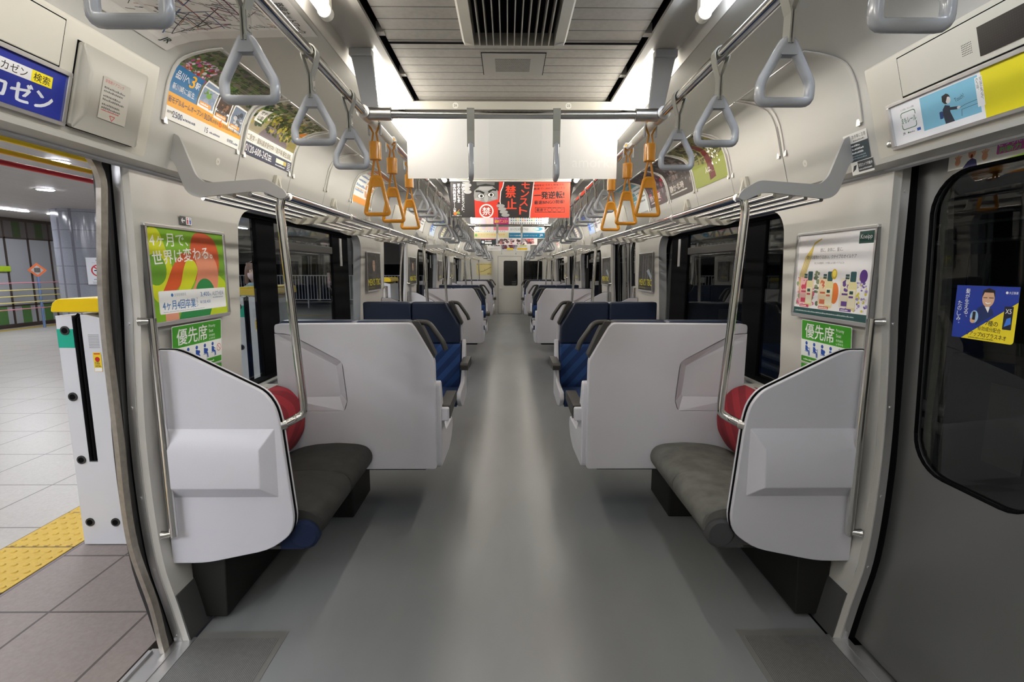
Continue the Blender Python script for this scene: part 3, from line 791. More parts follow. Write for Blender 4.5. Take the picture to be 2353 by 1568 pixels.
def box_bench(sx):
    """two-seat bench with its plain back at y=2.73 and its seats facing away from the camera"""
    Y = 2.73
    t = wthing('box_bench', '', 'bench', (sx*.87, Y, 0))
    X = lambda pts: [(sx*u, z) for u, z in pts]
    C = [(1.31, .36), (.43, .36), (.432, .995), (.55, 1.205), (1.31, 1.20), (1.31, 1.15), (1.225, 1.142), (.945, .987), (.925, .76), (.945, .705), (1.31, .705)]
    C = rpoly(C, [.03, .02, .02, .03, .02, 0, .03, .03, .03, .02, 0], 3)
    full = rpoly([(1.31, .36), (.43, .36), (.432, .995), (.55, 1.205), (1.31, 1.20)], [.03, .02, .02, .03, .02], 3)
    q = MB(); q.prism(X(C), 'y', Y, Y+.023); bs = q.build('back_shell', WHITE, t, bevel=.004)
    q = MB(); q.prism(X(full), 'y', Y+.0232, Y+.058); q.build('inner_shell', WHITE, bs, bevel=.004)
    q = MB()
    o1 = [(1.31, 1.15), (1.225, 1.142), (.945, .987), (.925, .76), (.945, .705), (1.31, .705)]
    i1 = [(1.31, 1.112), (1.235, 1.104), (.985, .962), (.968, .80), (.975, .785), (1.31, .785)]
    o1 = [(u+(.003 if u < 1.3 else 0), z-(.002 if z > 1.1 else -.002)) for u, z in o1]
    q.add([(sx*u, Y+.001, z) for u, z in o1]+[(sx*u, Y+(.0228 if u < 1.2 else .010 if u < 1.3 else .0012), z) for u, z in i1], [(i, i+1, 6+i+1, 6+i) for i in range(5)]+[(6, 7, 8), (6, 8, 11), (8, 9, 11), (9, 10, 11)])
    q.build('knee_recess', WHITE, bs)
    for k, (a, b) in enumerate(((.885, 1.31), (.448, .879))):
        hp = [(a, .84), (b, .84), (b, 1.212), (a, 1.212)] if k == 0 else [(a, .84), (b, .84), (b, 1.212), (.575, 1.212), (.452, 1.0)]
        q = MB(); q.prism(X(rpoly(hp, .02, 3)), 'y', Y+.052, Y+.165); q.build('headrest', NAVY, t, bevel=.018, seg=3)
        q = MB(); q.prism([(y, z) for y, z in rpoly([(Y+.055, .40), (Y+.20, .40), (Y+.225, .50), (Y+.20, .60), (Y+.18, .838), (Y+.055, .838)], .03, 3)], 'x', sx*a, sx*b); q.build('backrest', moq_blue, t, bevel=.014, seg=3)
        q = MB(); q.prism([(y, z) for y, z in rpoly([(Y+.12, .37), (Y+.57, .365), (Y+.61, .40), (Y+.60, .455), (Y+.54, .475), (Y+.20, .455)], .03, 3)], 'x', sx*a, sx*b); q.build('seat_cushion', mat('blue_seat_moquette', (.010, .035, .12), .95, noise=(260, .3, (1, 1, 1))), t, bevel=.014, seg=3)
    q = MB(); sp = [(Y+.04, .355), (Y+.04, .86), (Y+.085, .87), (Y+.15, .70), (Y+.19, .58), (Y+.26, .515), (Y+.44, .505), (Y+.60, .50), (Y+.625, .44), (Y+.54, .365), (Y+.40, .335)]
    q.prism(rpoly(sp, .03, 3), 'x', sx*.405, sx*.442); q.build('side_panel', WHITE, t, bevel=.008)
    q = MB(); q.box((sx*.362, Y+.055, .628), (sx*.436, Y+.09, .708)); ab = q.build('armrest_bracket', WHITE, t, bevel=.01)
    q = MB(); q.prism(rpoly([(Y+.088, .632), (Y+.46, .655), (Y+.47, .70), (Y+.45, .716), (Y+.088, .716)], .012, 3), 'x', sx*.358, sx*.424); q.build('armrest_pad', DARKP, ab, bevel=.008)
    q = MB(); ym = Y+.085
    q.prism(X([(.56, 1.214), (.455, 1.02), (.44, 1.00), (.428, 1.02), (.49, 1.16), (.52, 1.214)]), 'y', Y+.03, Y+.11)
    q.tube(smooth_path([(sx*.54, Y+.07, 1.205), (sx*.468, Y+.07, 1.202), (sx*.388, Y+.07, 1.085), (sx*.376, Y+.07, 1.045)], .028), .0155, 12, ell=(1, 1.5))
    q.build('grab_handle', DARKP, t, bevel=.004)
    q = MB(); q.box((sx*.96, Y+.12, .0), (sx*1.28, Y+.50, .34)); q.box((sx*.50, Y+.06, .328), (sx*1.3, Y+.50, .366)); q.build('under_seat_box', HEAT, t, bevel=.01)  # heater pedestal, enlarged in near-black to deepen the shade under the bench
    org(); return t
def rack(sx):
    t = wthing('luggage_rack', '', 'luggage rack', (sx*1.1, 3.6, 1.78))
    pl = [(1.266, 2.0), (1.246, 1.99), (1.197, 1.848), (1.166, 1.822), (.936, 1.838), (.872, 1.80), (.856, 1.772), (.885, 1.762), (.956, 1.795), (1.205, 1.768), (1.24, 1.79), (1.272, 1.893), (1.288, 1.91)]
    for y in (1.95, 5.352):
        q = MB(); q.prism([(sx*x, z) for x, z in rpoly(pl, [.005, .01, .03, .03, .02, .02, .015, .02, .03, .03, .03, .02, 0], 3)], 'y', y, y+.012); q.build('end_plate', GREYP if False else mat('rack_plate_grey', (.42, .42, .42), .45), t)
    ms = [(1.266, 1.99), (1.252, 1.99), (1.225, 1.835), (1.165, 1.786), (.91, 1.80), (.868, 1.79), (.868, 1.765), (.92, 1.755), (1.19, 1.738), (1.27, 1.80), (1.29, 1.90)]
    for y in (2.78, 3.66, 4.53):
        q = MB(); q.prism([(sx*x, z) for x, z in rpoly(ms, [0, .01, .03, .03, .02, .01, .01, .03, .05, .03, 0], 3)], 'y', y-.006, y+.006); q.prism([(sx*1.264, 1.995), (sx*1.248, 1.995), (sx*1.262, 1.94), (sx*1.279, 1.94)], 'y', y-.03, y+.03); q.build('support_arm', CREAM, t)
    for u, z in ((1.18, 1.766), (1.12, 1.771), (1.06, 1.776), (1.0, 1.782), (.94, 1.786)):
        q = MB(); q.tube([(sx*u, 1.955, z), (sx*u, 5.36, z)], .008, 10); q.build('shelf_bar', PIPE, t)
    q = MB(); q.tube([(sx*.885, 2.022, 1.782), (sx*.885, 5.29, 1.782)], .0155, 14); q.build('front_rail', STEEL, t)
    for y in (2.78, 3.66, 4.53):
        q = MB(); q.tube([(sx*.885, y-.012, 1.782), (sx*.885, y+.012, 1.782)], .019, 14); q.build('collar', SATIN, t)
    org(); return t
def pole(sx, far):
    f = (lambda y: 7.312-y) if far else (lambda y: y)
    t = wthing('grab_pole', '', 'pole', (sx*.9, f(1.96), .88))
    path = smooth_path([(sx*.918, f(1.915), .885), (sx*.90, f(1.985), .888), (sx*.868, f(2.005), .905), (sx*.868, f(2.005), .96), (sx*.902, f(1.992), 1.62), (sx*.908, f(1.99), 1.735), (sx*.898, f(1.992), 1.775), (sx*.886, f(2.012), 1.782)], .03)
    q = MB(); q.tube(path, .0165, 14); q.build('tube', STEEL, t)
    q = MB(); q.tube([(sx*.928, f(1.905), .884), (sx*.912, f(1.925), .886)], .021, 12); q.build('fixing_collar', SATIN, t)
    org(); return t
def handrail(sx, far):
    f = (lambda y: 7.312-y) if far else (lambda y: y)
    t = wthing('grab_rail', '', 'rail', (sx*1.34, f(1.853), .44))
    q = MB(); q.tube([(sx*1.347, f(1.853), .45), (sx*1.347, f(1.853), 1.318)], .0155, 14); q.build('tube', STEEL, t)
    for z in (.462, 1.308):
        q = MB(); q.tube([(sx*1.347, f(1.853), z), (sx*1.372, f(1.842), z), (sx*1.385, f(1.838), z)], [.013, .014, .018], 10)
        q.build('fixing', STEEL, t)
    org(); return t
GP = 'white wing partitions beside the doorways'
for sx in (-1, 1):
    S_ = SIDE[sx]
    at_bays(partition(sx, 1.90, 1, 'near'), 'white moulded partition at the near end of the %s seats in the %%s' % S_, GP)
    at_bays(partition(sx, 5.412, -1, 'far'), 'white moulded partition at the far end of the %s seats in the %%s' % S_, GP)
    at_bays(handrail(sx, 0), 'upright steel grab rail by the doorway at the near end of the %s %%s' % S_, 'steel grab rails beside the doorways')
    at_bays(handrail(sx, 1), 'upright steel grab rail by the doorway at the far end of the %s %%s' % S_, 'steel grab rails beside the doorways')
    at_bays(pole(sx, 0), 'bent steel pole from partition to luggage rack, near end of the %s %%s' % S_, 'steel grab poles under the luggage racks')
    at_bays(pole(sx, 1), 'bent steel pole from partition to luggage rack, far end of the %s %%s' % S_, 'steel grab poles under the luggage racks')
    at_bays(long_bench(sx, 1.935, 2.715, True, SEATL if sx < 0 else SEATR), ('dark charcoal' if sx < 0 else 'olive grey')+' side bench with red backrest on the %s in the %%s' % S_, 'side benches with red backrests')
    at_bays(long_bench(sx, 4.60, 5.378, False, SEATL if sx < 0 else SEATR), 'side bench behind the box seats, far end of the %s %%s' % S_, 'side benches with red backrests')
    at_bays(rack(sx), 'steel bar luggage rack over the %s seats of the %%s' % S_, 'luggage racks over the windows')
BB = {sx: box_bench(sx) for sx in (-1, 1)}
for sx in (-1, 1):
    S_ = SIDE[sx]
    lab2 = 'blue box bench on the %s of the %s, facing the camera' 
    for k in range(3): dup(BB[-sx], (sx*.87, 4.58+4.94*k, 0), pi, lab2 % (S_, BAYN[k]), 'blue box benches across the car')
for sx in (-1, 1):
    at_bays(BB[sx], 'box bench on the %s of the %%s, its white back towards the camera' % SIDE[sx], 'blue box benches across the car')

# ================================================================== hanging advertisements
K = (.07, .07, .08); Wt = (.97, .97, .97); RD = (.90, .22, .15); GRY = (.55, .55, .57)
def ad_blank():
    p = Print(1.03, .318, (.93, .93, .93)); p.up()
    p.rect(.40, .0, .53, .318, (.905, .91, .91)); p.rect(.53, .0, .66, .318, (.90, .905, .90)); p.rect(.66, 0, .80, .318, (.92, .92, .92)); p.up()
    p.text('amork:fe', .81, .055, .05, (.955, .955, .955)); return p
def ad_masked():
    p = Print(1.03, .318, (.17, .15, .16)); p.up()
    p.poly([(.40, .318), (.455, .318), (.45, .27), (.43, .23), (.43, .13), (.36, .13), (.36, .30)], RD)
    p.poly([(.715, .318), (1.03, .318), (1.03, 0), (.68, 0), (.685, .08), (.70, .17), (.705, .25)], (.95, .30, .20)); p.up()
    p.stroke([(.72, .318), (.712, .25), (.705, .2), (.698, .12), (.685, .06), (.682, 0)], .008, Wt); p.stroke([(.462, .318), (.45, .26), (.432, .22), (.425, .14), (.43, .11)], .008, Wt)
    p.disc(.305, .185, .105, (.62, .62, .62), .14, 24); p.poly([(.195, .22), (.20, .318), (.42, .318), (.415, .22), (.36, .265), (.25, .262)], (.16, .16, .16)); p.up()
    p.poly([(.205, .15), (.30, .127), (.405, .155), (.41, .0), (.21, 0)], RD)
    p.disc(.262, .182, .033, (.42, .42, .42), .021); p.disc(.348, .192, .033, (.42, .42, .42), .021); p.disc(.262, .182, .026, Wt, .016); p.disc(.348, .192, .026, Wt, .016)
    p.stroke([(.215, .222), (.25, .222), (.29, .205)], .016, K); p.stroke([(.325, .214), (.36, .236), (.395, .232)], .016, K)
    p.stroke([(.225, .282), (.30, .297), (.38, .285)], .026, (.45, .45, .45)); p.disc(.235, .155, .028, (.70, .70, .70), .014); p.disc(.37, .163, .026, (.70, .70, .70), .014); p.disc(.306, .162, .018, (.74, .74, .74), .03); p.disc(.30, .245, .06, (.70, .70, .70), .016)
    for i in range(4): p.disc(.135+.012*(i % 2), .30-.028*i, .034, (.72, .72, .72), .016); p.disc(.43+.014*i, .10-.026*i, .036, (.70, .70, .70), .015)
    p.up(); p.disc(.265, .182, .012, K); p.disc(.350, .192, .012, K); p.disc(.308, .056, .062, Wt, .060, 28); p.up()
    p.disc(.308, .056, .050, (.80, .20, .15), .048, 28); p.up(); p.text('禁', .308, .022, .066, Wt, .07, .02, 0, 'c')
    p.vtext('暴力的発想ゲーム!', .022, .255, .024, Wt, .03); p.vtext('初心者にも!', .058, .262, .024, Wt, .03); p.vtext('禁じられたモンスト。', .096, .262, .023, Wt, .03, 1.1)
    p.text('禁', .475, .17, .10, (.95, .30, .18), .085, .03); p.text('止', .482, .075, .085, (.95, .30, .18), .085, .03)
    for i, ch in enumerate('モンスト'): p.text(ch, .60+(.012, .006, -.004, -.008)[i], .245-.072*i, .062, (.95, .30, .18), .068, .03)
    p.text('期間限定!今年も開催決定', .715, .262, .016, K, .26, .02, .04); p.text('最速で1,000万ゲット!?', .715, .232, .02, K, .27, .02, .04)
    p.text('一発逆転!', .72, .155, .062, K, .26, .04, .04); p.text('最速BINGO開催!', .722, .112, .032, K, .26, .03, .04)
    p.rect(.728, .045, .985, .088, K); p.up(); p.rect(.732, .049, .981, .084, (.95, .30, .20)); p.text('最速で', .74, .054, .026, K, .085, .02)
    for i in range(3): p.ring(.855+.042*i, .067, .017, .003, K)
    p.text('!', .968, .054, .026, K); p.text('#モンスト最速ゲーム', .012, .012, .012, Wt, .08, .01); p.poly([(.02, .035), (.08, .03), (.075, .05), (.04, .05)], (.55, .70, .35)); p.disc(.038, .034, .014, (.95, .5, .2)); p.stroke([(.05, .04), (.075, .068)], .004, (.95, .6, .2))
    return p
def ad_pair():
    p = Print(1.03, .318, (.95, .93, .92)); p.up()
    p.poly([(0, .318), (.25, .318), (.25, .10), (0, .10)], (.97, .86, .88)); p.disc(.14, .20, .07, (.93, .86, .78), .11); p.rect(.285, .19, .505, .318, (.78, .12, .50)); p.rect(.285, .11, .50, .19, (.93, .55, .62)); p.rect(.507, 0, 1.03, .318, (.94, .95, .96)); p.rect(.507, .012, 1.03, .085, (.06, .50, .68)); p.rect(0, .09, .507, .12, Wt); p.rect(0, .015, .507, .09, (.95, .91, .72)); p.up()
    p.disc(.14, .215, .045, (.86, .80, .86), .085); p.disc(.03, .05, .02, (.55, .75, .45)); p.text('最後のアニメスト', .30, .225, .05, (.98, .85, .20), .19, .02); p.text('第3回グランプリ', .30, .28, .03, (.75, .70, .95), .18, .02)
    p.text('駅前アートスイートコンテスト', .02, .095, .018, (.2, .2, .2), .44); p.text('グランプリ作品 展示中', .05, .045, .026, (.95, .65, .2), .40, .01)
    cs = [(.2, .6, .35), (.15, .35, .7), (.9, .6, .2), (.95, .85, .2), (.3, .7, .6), (.85, .35, .3), (.25, .5, .8)]
    for i in range(14):
        x = .545+.033*i; p.disc(x, .30, .012, cs[i % 7]); p.disc(x, .225, .007, K); p.disc(x, .262, .009, cs[(i*3+1) % 7]); p.poly([(x-.012, .198), (x+.012, .198), (x, .22)], cs[(i*5+2) % 7])
    p.text('おトクにIC乗車でGO', .53, .115, .04, (.45, .47, .48), .26); p.disc(.93, .14, .07, (.35, .72, .86), .026); p.disc(.90, .14, .05, (.85, .93, .93), .02)
    p.text('「オトクな旅の情報」をスマートフォンで', .52, .035, .022, Wt, .40, .01); p.text('JR', .955, .03, .036, Wt, .055, .03); return p
def ad_drama():
    p = Print(1.03, .318, (.90, .86, .86)); p.up()
    p.rect(0, .0, .28, .16, (.05, .12, .16)); p.rect(0, .10, .26, .16, (.85, .27, .24)); p.blobs(.30, .02, .95, .30, 200, .03, [(.62, .55, .58), (.38, .28, .30), (.80, .74, .76), (.22, .15, .17), (.70, .45, .45)], 3); p.up()
    p.rect(.30, .135, .52, .16, (.97, .90, .35)); p.up(); p.disc(.04, .05, .022, (.85, .9, .95)); p.text('夏の大感謝祭', .075, .06, .028, Wt, .12); p.rect(.075, .02, .2, .045, Wt); p.text('毎日更新中!', .31, .138, .018, (.3, .1, .1), .19); p.text('血界', .86, .04, .08, (.70, .18, .20), .12, .02, .2); return p
def ad_sale():
    p = Print(1.03, .318, (.92, .92, .93)); p.up()
    p.blobs(.35, .06, .62, .30, 30, .05, [(.55, .40, .48), (.45, .15, .22), (.70, .60, .64), (.35, .28, .4)], 5); p.rect(.62, .09, .72, .3, (.50, .45, .62)); p.rect(.78, .10, .94, .3, (.78, .80, .55)); p.up(); p.rect(.47, .02, .62, .065, (.98, .85, .10)); p.rect(.72, .02, .96, .065, (.98, .82, .08)); p.up()
    p.text('12億', .03, .11, .12, K, .27, .03); p.text('ご当選おめでとう', .04, .03, .025, (.3, .3, .35), .22, .01); p.text('発売中', .63, .03, .03, (.6, .2, .2), .08); p.text('くじ', .75, .03, .028, K, .05); return p
HANG = [(2.55, ad_blank, 'blank white back of a wide paper advertisement hanging nearest the camera'), (4.42, ad_masked, 'red and black hanging advertisement with a masked face, second from the camera'),
        (7.40, ad_pair, 'hanging pair of posters with pink and blue bands, third from the camera'), (9.22, ad_drama, 'dark hanging advertisement with a red corner, fourth from the camera'), (12.10, ad_sale, 'white hanging advertisement with large black numerals, farthest from the camera')]
for i, (y, fn, lab) in enumerate(HANG):
    t = wthing('ad_hanger', 'cream holder bar under the ceiling carrying the %s hanging advertisement from the camera' % ordn(i), 'bar', (0, y, 2.30), 'holder bars of the hanging advertisements')
    q = MB(); q.box((-.522, y-.022, 2.258), (.522, y+.022, 2.302)); q.build('bar', CREAM, t, bevel=.005)
    q = MB(); q.box((-.52, y-.018, 2.244), (.52, y+.018, 2.2575)); q.build('clip_strip', mat('white_plastic', (.72, .71, .68), .3), t, bevel=.003)
    if i == 0:
        pr = Print(.028, .028, (.93, .93, .90), .013); pr.up(); pr.text('26', .014, .009, .011, K, None, 0, 0, 'c'); pr.build('number_sticker', flat((-.288, y-.0224, 2.266), (1, 0, 0), (0, 0, 1)), t)
        pr = Print(.028, .028, (.93, .93, .90), .013); pr.up(); pr.text('25', .014, .009, .011, K, None, 0, 0, 'c'); pr.build('number_sticker', flat((.256, y-.0224, 2.266), (1, 0, 0), (0, 0, 1)), t)
    org()
    o = fn().build('hanging_poster', flat((-.515, y-.002, 1.944), (1, 0, 0), (0, 0, 1))); tag(o, lab, 'poster', 'posters hanging from the ceiling')
    o.data.materials[0].use_backface_culling = False

# ---- air conditioning grille and speaker panel
t = wthing('air_vent', 'long slatted air conditioning grille in the middle of the ribbed ceiling', 'vent', (0, 1.4, 2.31))
q = MB()
for x in (-1, 1): q.prism([(x*.181, 2.311), (x*.181, 2.292), (x*.172, 2.276), (x*.138, 2.266), (x*.134, 2.311)], 'y', .86, 1.872)
q.prism([(1.872, 2.311), (1.872, 2.29), (1.862, 2.276), (1.845, 2.266), (1.84, 2.311)], 'x', -.17, .17); q.box((-.17, .86, 2.27), (.17, .9, 2.31)); q.build('frame', mat('vent_frame', (.40, .385, .34), .45), t)
q = MB(); q.box((-.14, .88, 2.305), (.14, 1.845, 2.3095)); q.build('backing', BLACK, t)
for i in range(11):
    x = -.118+.0236*i; q = MB(); q.box((x-.0018, .9, 2.264), (x+.0018, 1.842, 2.303)); q.build('slat', mat('vent_slat', (.55, .53, .48), .45), t)
org()
t = wthing('ceiling_speaker', 'small square-cornered speaker plate on the ribbed ceiling behind the slatted grille', 'speaker', (0, 2.115, 2.31))
q = MB(); q.box((-.121, 2.012, 2.3065), (.121, 2.222, 2.3105)); q.build('plate', CEIL, t)
q = MB(); q.box((-.124, 2.009, 2.3085), (.124, 2.225, 2.3104)); q.build('shadow_gap', BLACK, t)
q = MB(); q.box((-.072, 2.06, 2.3058), (.066, 2.185, 2.3067)); q.build('perforated_field', brick_mat('perforated_grey', (.36, .345, .32), (.17, .165, .15), .008, .008, .0022, 'xy', .5, .5), t)
org()

# ================================================================== upper panel: holders and curved posters
pts = [(x, z) for x, z in ARCP[::-1] if z >= 2.035 and x > .99]           # from the lower edge up
cum = [0]
for a, b in zip(pts[:-1], pts[1:]): cum.append(cum[-1]+math.hypot(b[0]-a[0], b[1]-a[1]))
def arc_at(v):
    v = max(-.02, min(v, cum[-1]-1e-6)); k = 0
    while k < len(cum)-2 and v > cum[k+1]: k += 1
    f_ = (v-cum[k])/(cum[k+1]-cum[k]); a, b = pts[k], pts[k+1]; L = cum[k+1]-cum[k]
    return a[0]+(b[0]-a[0])*f_, a[1]+(b[1]-a[1])*f_, -(b[1]-a[1])/L, (b[0]-a[0])/L
def arc_map(s, ya, w):
    def f_(u, v, l):
        x, z, nx, nz = arc_at(v); return Vector((s*(x+nx*(l+.002)), ya+u if s < 0 else ya+w-u, z+nz*(l+.002)))
    return f_
GREENS = [(.20, .32, .12), (.32, .45, .18), (.13, .22, .09), (.42, .52, .28), (.25, .30, .2)]
def ad_garden():
    p = Print(.505, .352, (.46, .44, .36)); p.blobs(.0, .20, .50, .352, 420, .015, GREENS+[(.40, .38, .34), (.5, .47, .42)], 2); p.up()
    for i in range(9): p.stroke([(.26+.004*i, .31-.014*i), (.50, .335-.02*i)], .004, (.30, .27, .23) if i % 2 else (.55, .50, .42))
    p.blobs(.03, .19, .17, .27, 160, .008, [(.85, .75, .85), (.70, .30, .55), (.62, .16, .14), (.90, .88, .88), (.30, .45, .2), (.75, .4, .25)], 4); p.up()
    p.blobs(.24, .17, .34, .24, 90, .010, GREENS, 6); p.up()
    p.rect(.0, .085, .165, .195, (.22, .47, .67)); p.rect(0, .045, .505, .095, (.95, .66, .12)); p.rect(0, 0, .505, .046, (.95, .94, .92)); p.up()
    p.text('品川へ', .022, .148, .030, Wt, .075, .01); p.text('3', .10, .142, .046, (.97, .72, .15), .028, .02); p.text('駅', .132, .148, .024, Wt, None, .01); p.text('新川崎に誕生', .022, .108, .024, Wt, .125, .005)
    p.text('新モデルルームオープン!', .014, .060, .024, (.25, .35, .50), .20, .005); p.text('3LDK', .225, .060, .022, (.1, .25, .45), .055); p.text('が月々', .282, .06, .016, (.2, .3, .45), .04); p.text('6', .327, .056, .032, (.92, .40, .1), .02, .01); p.text('万円台より購入可能!', .352, .06, .016, (.3, .3, .35), .14)
    p.text('総戸数', .016, .022, .01, K); p.text('2500', .045, .014, .022, (.1, .2, .4), .055); p.lines(.105, .205, .018, .009, 1, .01, (.3, .35, .45), 2); p.text('15', .24, .012, .02, (.1, .2, .4)); p.lines(.275, .35, .016, .008, 1, .01, (.3, .35, .45), 3); p.text('保育園', .40, .014, .014, (.2, .3, .45), .045); p.lines(.45, .49, .014, .009, 1, .01, (.3, .35, .45), 4)
    for k, (cs) in enumerate(([(.55, .62, .72), (.40, .55, .2), (.65, .68, .75), (.48, .66, .25)], [(.30, .22, .17), (.55, .40, .30), (.2, .18, .2)], [(.45, .50, .58), (.75, .75, .76), (.25, .27, .3)])):
        x = .17+.112*k; p.up(); p.poly([(x, .095-.012*k), (x+.105, .092-.014*k), (x+.108, .20-.012*k), (x+.008, .205-.012*k)], Wt); p.up()
        p.poly([(x+.006, .105-.012*k), (x+.099, .102-.014*k), (x+.101, .194-.012*k), (x+.014, .198-.012*k)], cs[0]); p.blobs(x+.022, .118-.012*k, x+.088, .17-.012*k, 22, .014, cs, k+11); p.up(); p.rect(x+.012, .103-.012*k, x+.085, .118-.012*k, (.95, .60, .15)); p.up(); p.lines(x+.018, x+.08, .107-.012*k, .007, 1, .01, Wt, k)
    return p
def ad_house():
    p = Print(.505, .352, (.60, .56, .45)); p.blobs(.0, .15, .50, .352, 420, .015, GREENS+[(.62, .58, .3), (.70, .62, .35), (.85, .82, .72)], 8); p.up()
    p.poly([(.10, .105), (.20, .21), (.26, .21), (.44, .105)], (.45, .40, .42)); p.blobs(.16, .14, .44, .28, 220, .013, [(.30, .34, .12), (.55, .50, .18), (.65, .60, .25), (.20, .22, .1)], 9); p.up()
    p.poly([(.03, .16), (.10, .16), (.10, .245), (.03, .225)], (.95, .94, .92)); p.poly([(.40, .105), (.505, .105), (.505, .25), (.46, .23), (.42, .18)], (.55, .50, .25)); p.up(); p.poly([(.42, .19), (.505, .20), (.505, .26), (.46, .235)], (.85, .50, .15)); p.rect(.43, .16, .50, .175, (.3, .4, .6))
    p.rect(0, .055, .505, .108, (.94, .93, .90)); p.rect(0, 0, .505, .056, (.17, .19, .30)); p.up()
    p.text('ご見学・資料請求受付中!「家戸塚 駅生活館」', .012, .065, .030, (.45, .40, .30), .47); p.text('0120-600-242', .012, .012, .034, Wt, .215, .008); p.lines(.235, .275, .034, .009, 3, .011, Wt, 5); p.rect(.32, .022, .44, .044, (.93, .93, .85)); p.rect(.405, .022, .44, .044, (.80, .72, .35)); p.lines(.455, .497, .042, .006, 5, .009, Wt, 6); p.lines(.32, .44, .008, .007, 1, .01, Wt, 7)
    p.text('見学', .045, .20, .022, (.35, .3, .25), .045, 0, .1); p.text('公開', .045, .17, .022, (.35, .3, .25), .045, 0, .1); return p
def ad_orange():
    p = Print(.505, .352, (.97, .97, .95)); p.up(); p.rect(0, .30, .505, .352, (.93, .55, .2)); p.rect(0, 0, .505, .05, (.96, .62, .15)); p.disc(.38, .17, .12, (.86, .62, .42)); p.up(); p.disc(.38, .17, .075, (.96, .96, .95)); p.lines(.03, .26, .25, .02, 5, .04, (.35, .5, .7), 3); p.rect(.03, .11, .25, .115, (.95, .6, .2)); p.text('夏の定期券', .03, .265, .028, (.85, .3, .1), .2, .01); return p
def ad_tree():
    p = Print(.505, .352, (.50, .50, .30)); p.blobs(0, .14, .505, .352, 380, .016, [(.30, .32, .14), (.52, .48, .26), (.22, .22, .1), (.60, .55, .36), (.16, .14, .08)], 14); p.up(); p.poly([(0, 0), (.505, 0), (.505, .16), (.30, .12), (0, .15)], (.52, .56, .22)); p.up()
    p.poly([(.215, .352), (.275, .352), (.30, .22), (.34, .03), (.25, .02), (.24, .2)], (.38, .10, .10)); p.up(); p.blobs(.31, .10, .42, .2, 20, .008, [Wt], 3); p.up(); p.text('美しい', .10, .20, .03, Wt, .09, .01); p.text('営みを', .34, .20, .03, Wt, .09, .01); p.text('人は、', .20, .07, .035, Wt, .09, .01); return p
def ad_dark(seed, cols, txt, tc):
    p = Print(.505, .352, cols[0]); p.blobs(.02, .05, .48, .34, 200, .02, cols, seed); p.up(); p.text(txt, .04, .05, .05, tc, .30, .01); p.lines(.05, .4, .03, .012, 1, .01, tc, seed); return p
def ad_plain(bg, band, txt, seed):
    p = Print(.505, .352, bg); p.up(); p.rect(0, .25, .505, .352, band); p.rect(.03, .05, .2, .2, band); p.up(); p.text(txt, .03, .275, .045, Wt, .36, .01); p.lines(.23, .48, .21, .02, 4, .04, (.3, .3, .35), seed); return p
slots = [1.875+.54*k for k in range(7)]
ADS = {(-1, 0, 0): (ad_garden, 'curved garden poster with blue and orange price bands, nearest on the left'), (-1, 0, 1): (ad_house, 'curved poster of trees with a navy phone number strip on the left'),
       (-1, 0, 4): (ad_orange, 'orange edged curved poster behind the yellow straps on the left'), (1, 0, 2): (ad_tree, 'curved poster of a red tree trunk in a park on the right'),
       (1, 0, 3): (lambda: ad_dark(21, [(.20, .17, .16), (.32, .27, .26), (.12, .10, .10), (.45, .40, .38)], '静かな時', (.8, .78, .75)), 'dark curved poster beyond the red tree trunk poster on the right'),
       (1, 0, 4): (lambda: ad_dark(22, [(.22, .10, .12), (.60, .12, .18), (.15, .10, .12), (.40, .35, .38)], '熱い夏', (.9, .8, .8)), 'dark red curved poster, third of the printed ones on the right'),
       (1, 0, 5): (lambda: ad_plain((.93, .95, .95), (.45, .70, .75), '図書カード', 4), 'pale blue curved poster at the far end of the nearest right bay'),
       (-1, 1, 0): (lambda: ad_plain((.92, .92, .92), (.55, .35, .30), '学びの夏', 5), 'brown banded curved poster at the near end of the second left bay'),
       (-1, 1, 2): (lambda: ad_plain((.80, .87, .95), (.25, .45, .80), '英会話教室', 6), 'blue banded curved poster in the second left bay'),
       (1, 1, 0): (lambda: ad_plain((.93, .93, .93), (.45, .40, .50), '公開講座', 7), 'grey violet curved poster at the near end of the second right bay'),
       (1, 1, 1): (lambda: ad_plain((.70, .80, .95), (.20, .42, .85), '海へ行こう', 8), 'blue curved poster in the second right bay'), (1, 1, 4): (lambda: ad_plain((.96, .92, .90), (.92, .55, .35), '新商品', 9), 'orange banded curved poster in the second right bay'),
       (-1, 1, 4): (lambda: ad_plain((.95, .95, .85), (.85, .75, .25), '旅の宿', 10), 'yellow banded curved poster in the second left bay'), (-1, 2, 1): (lambda: ad_plain((.92, .92, .92), (.35, .55, .45), '保険相談', 11), 'green banded curved poster in the third left bay'), (1, 2, 1): (lambda: ad_plain((.95, .90, .88), (.80, .35, .30), '歯科医院', 12), 'red banded curved poster in the third right bay')}
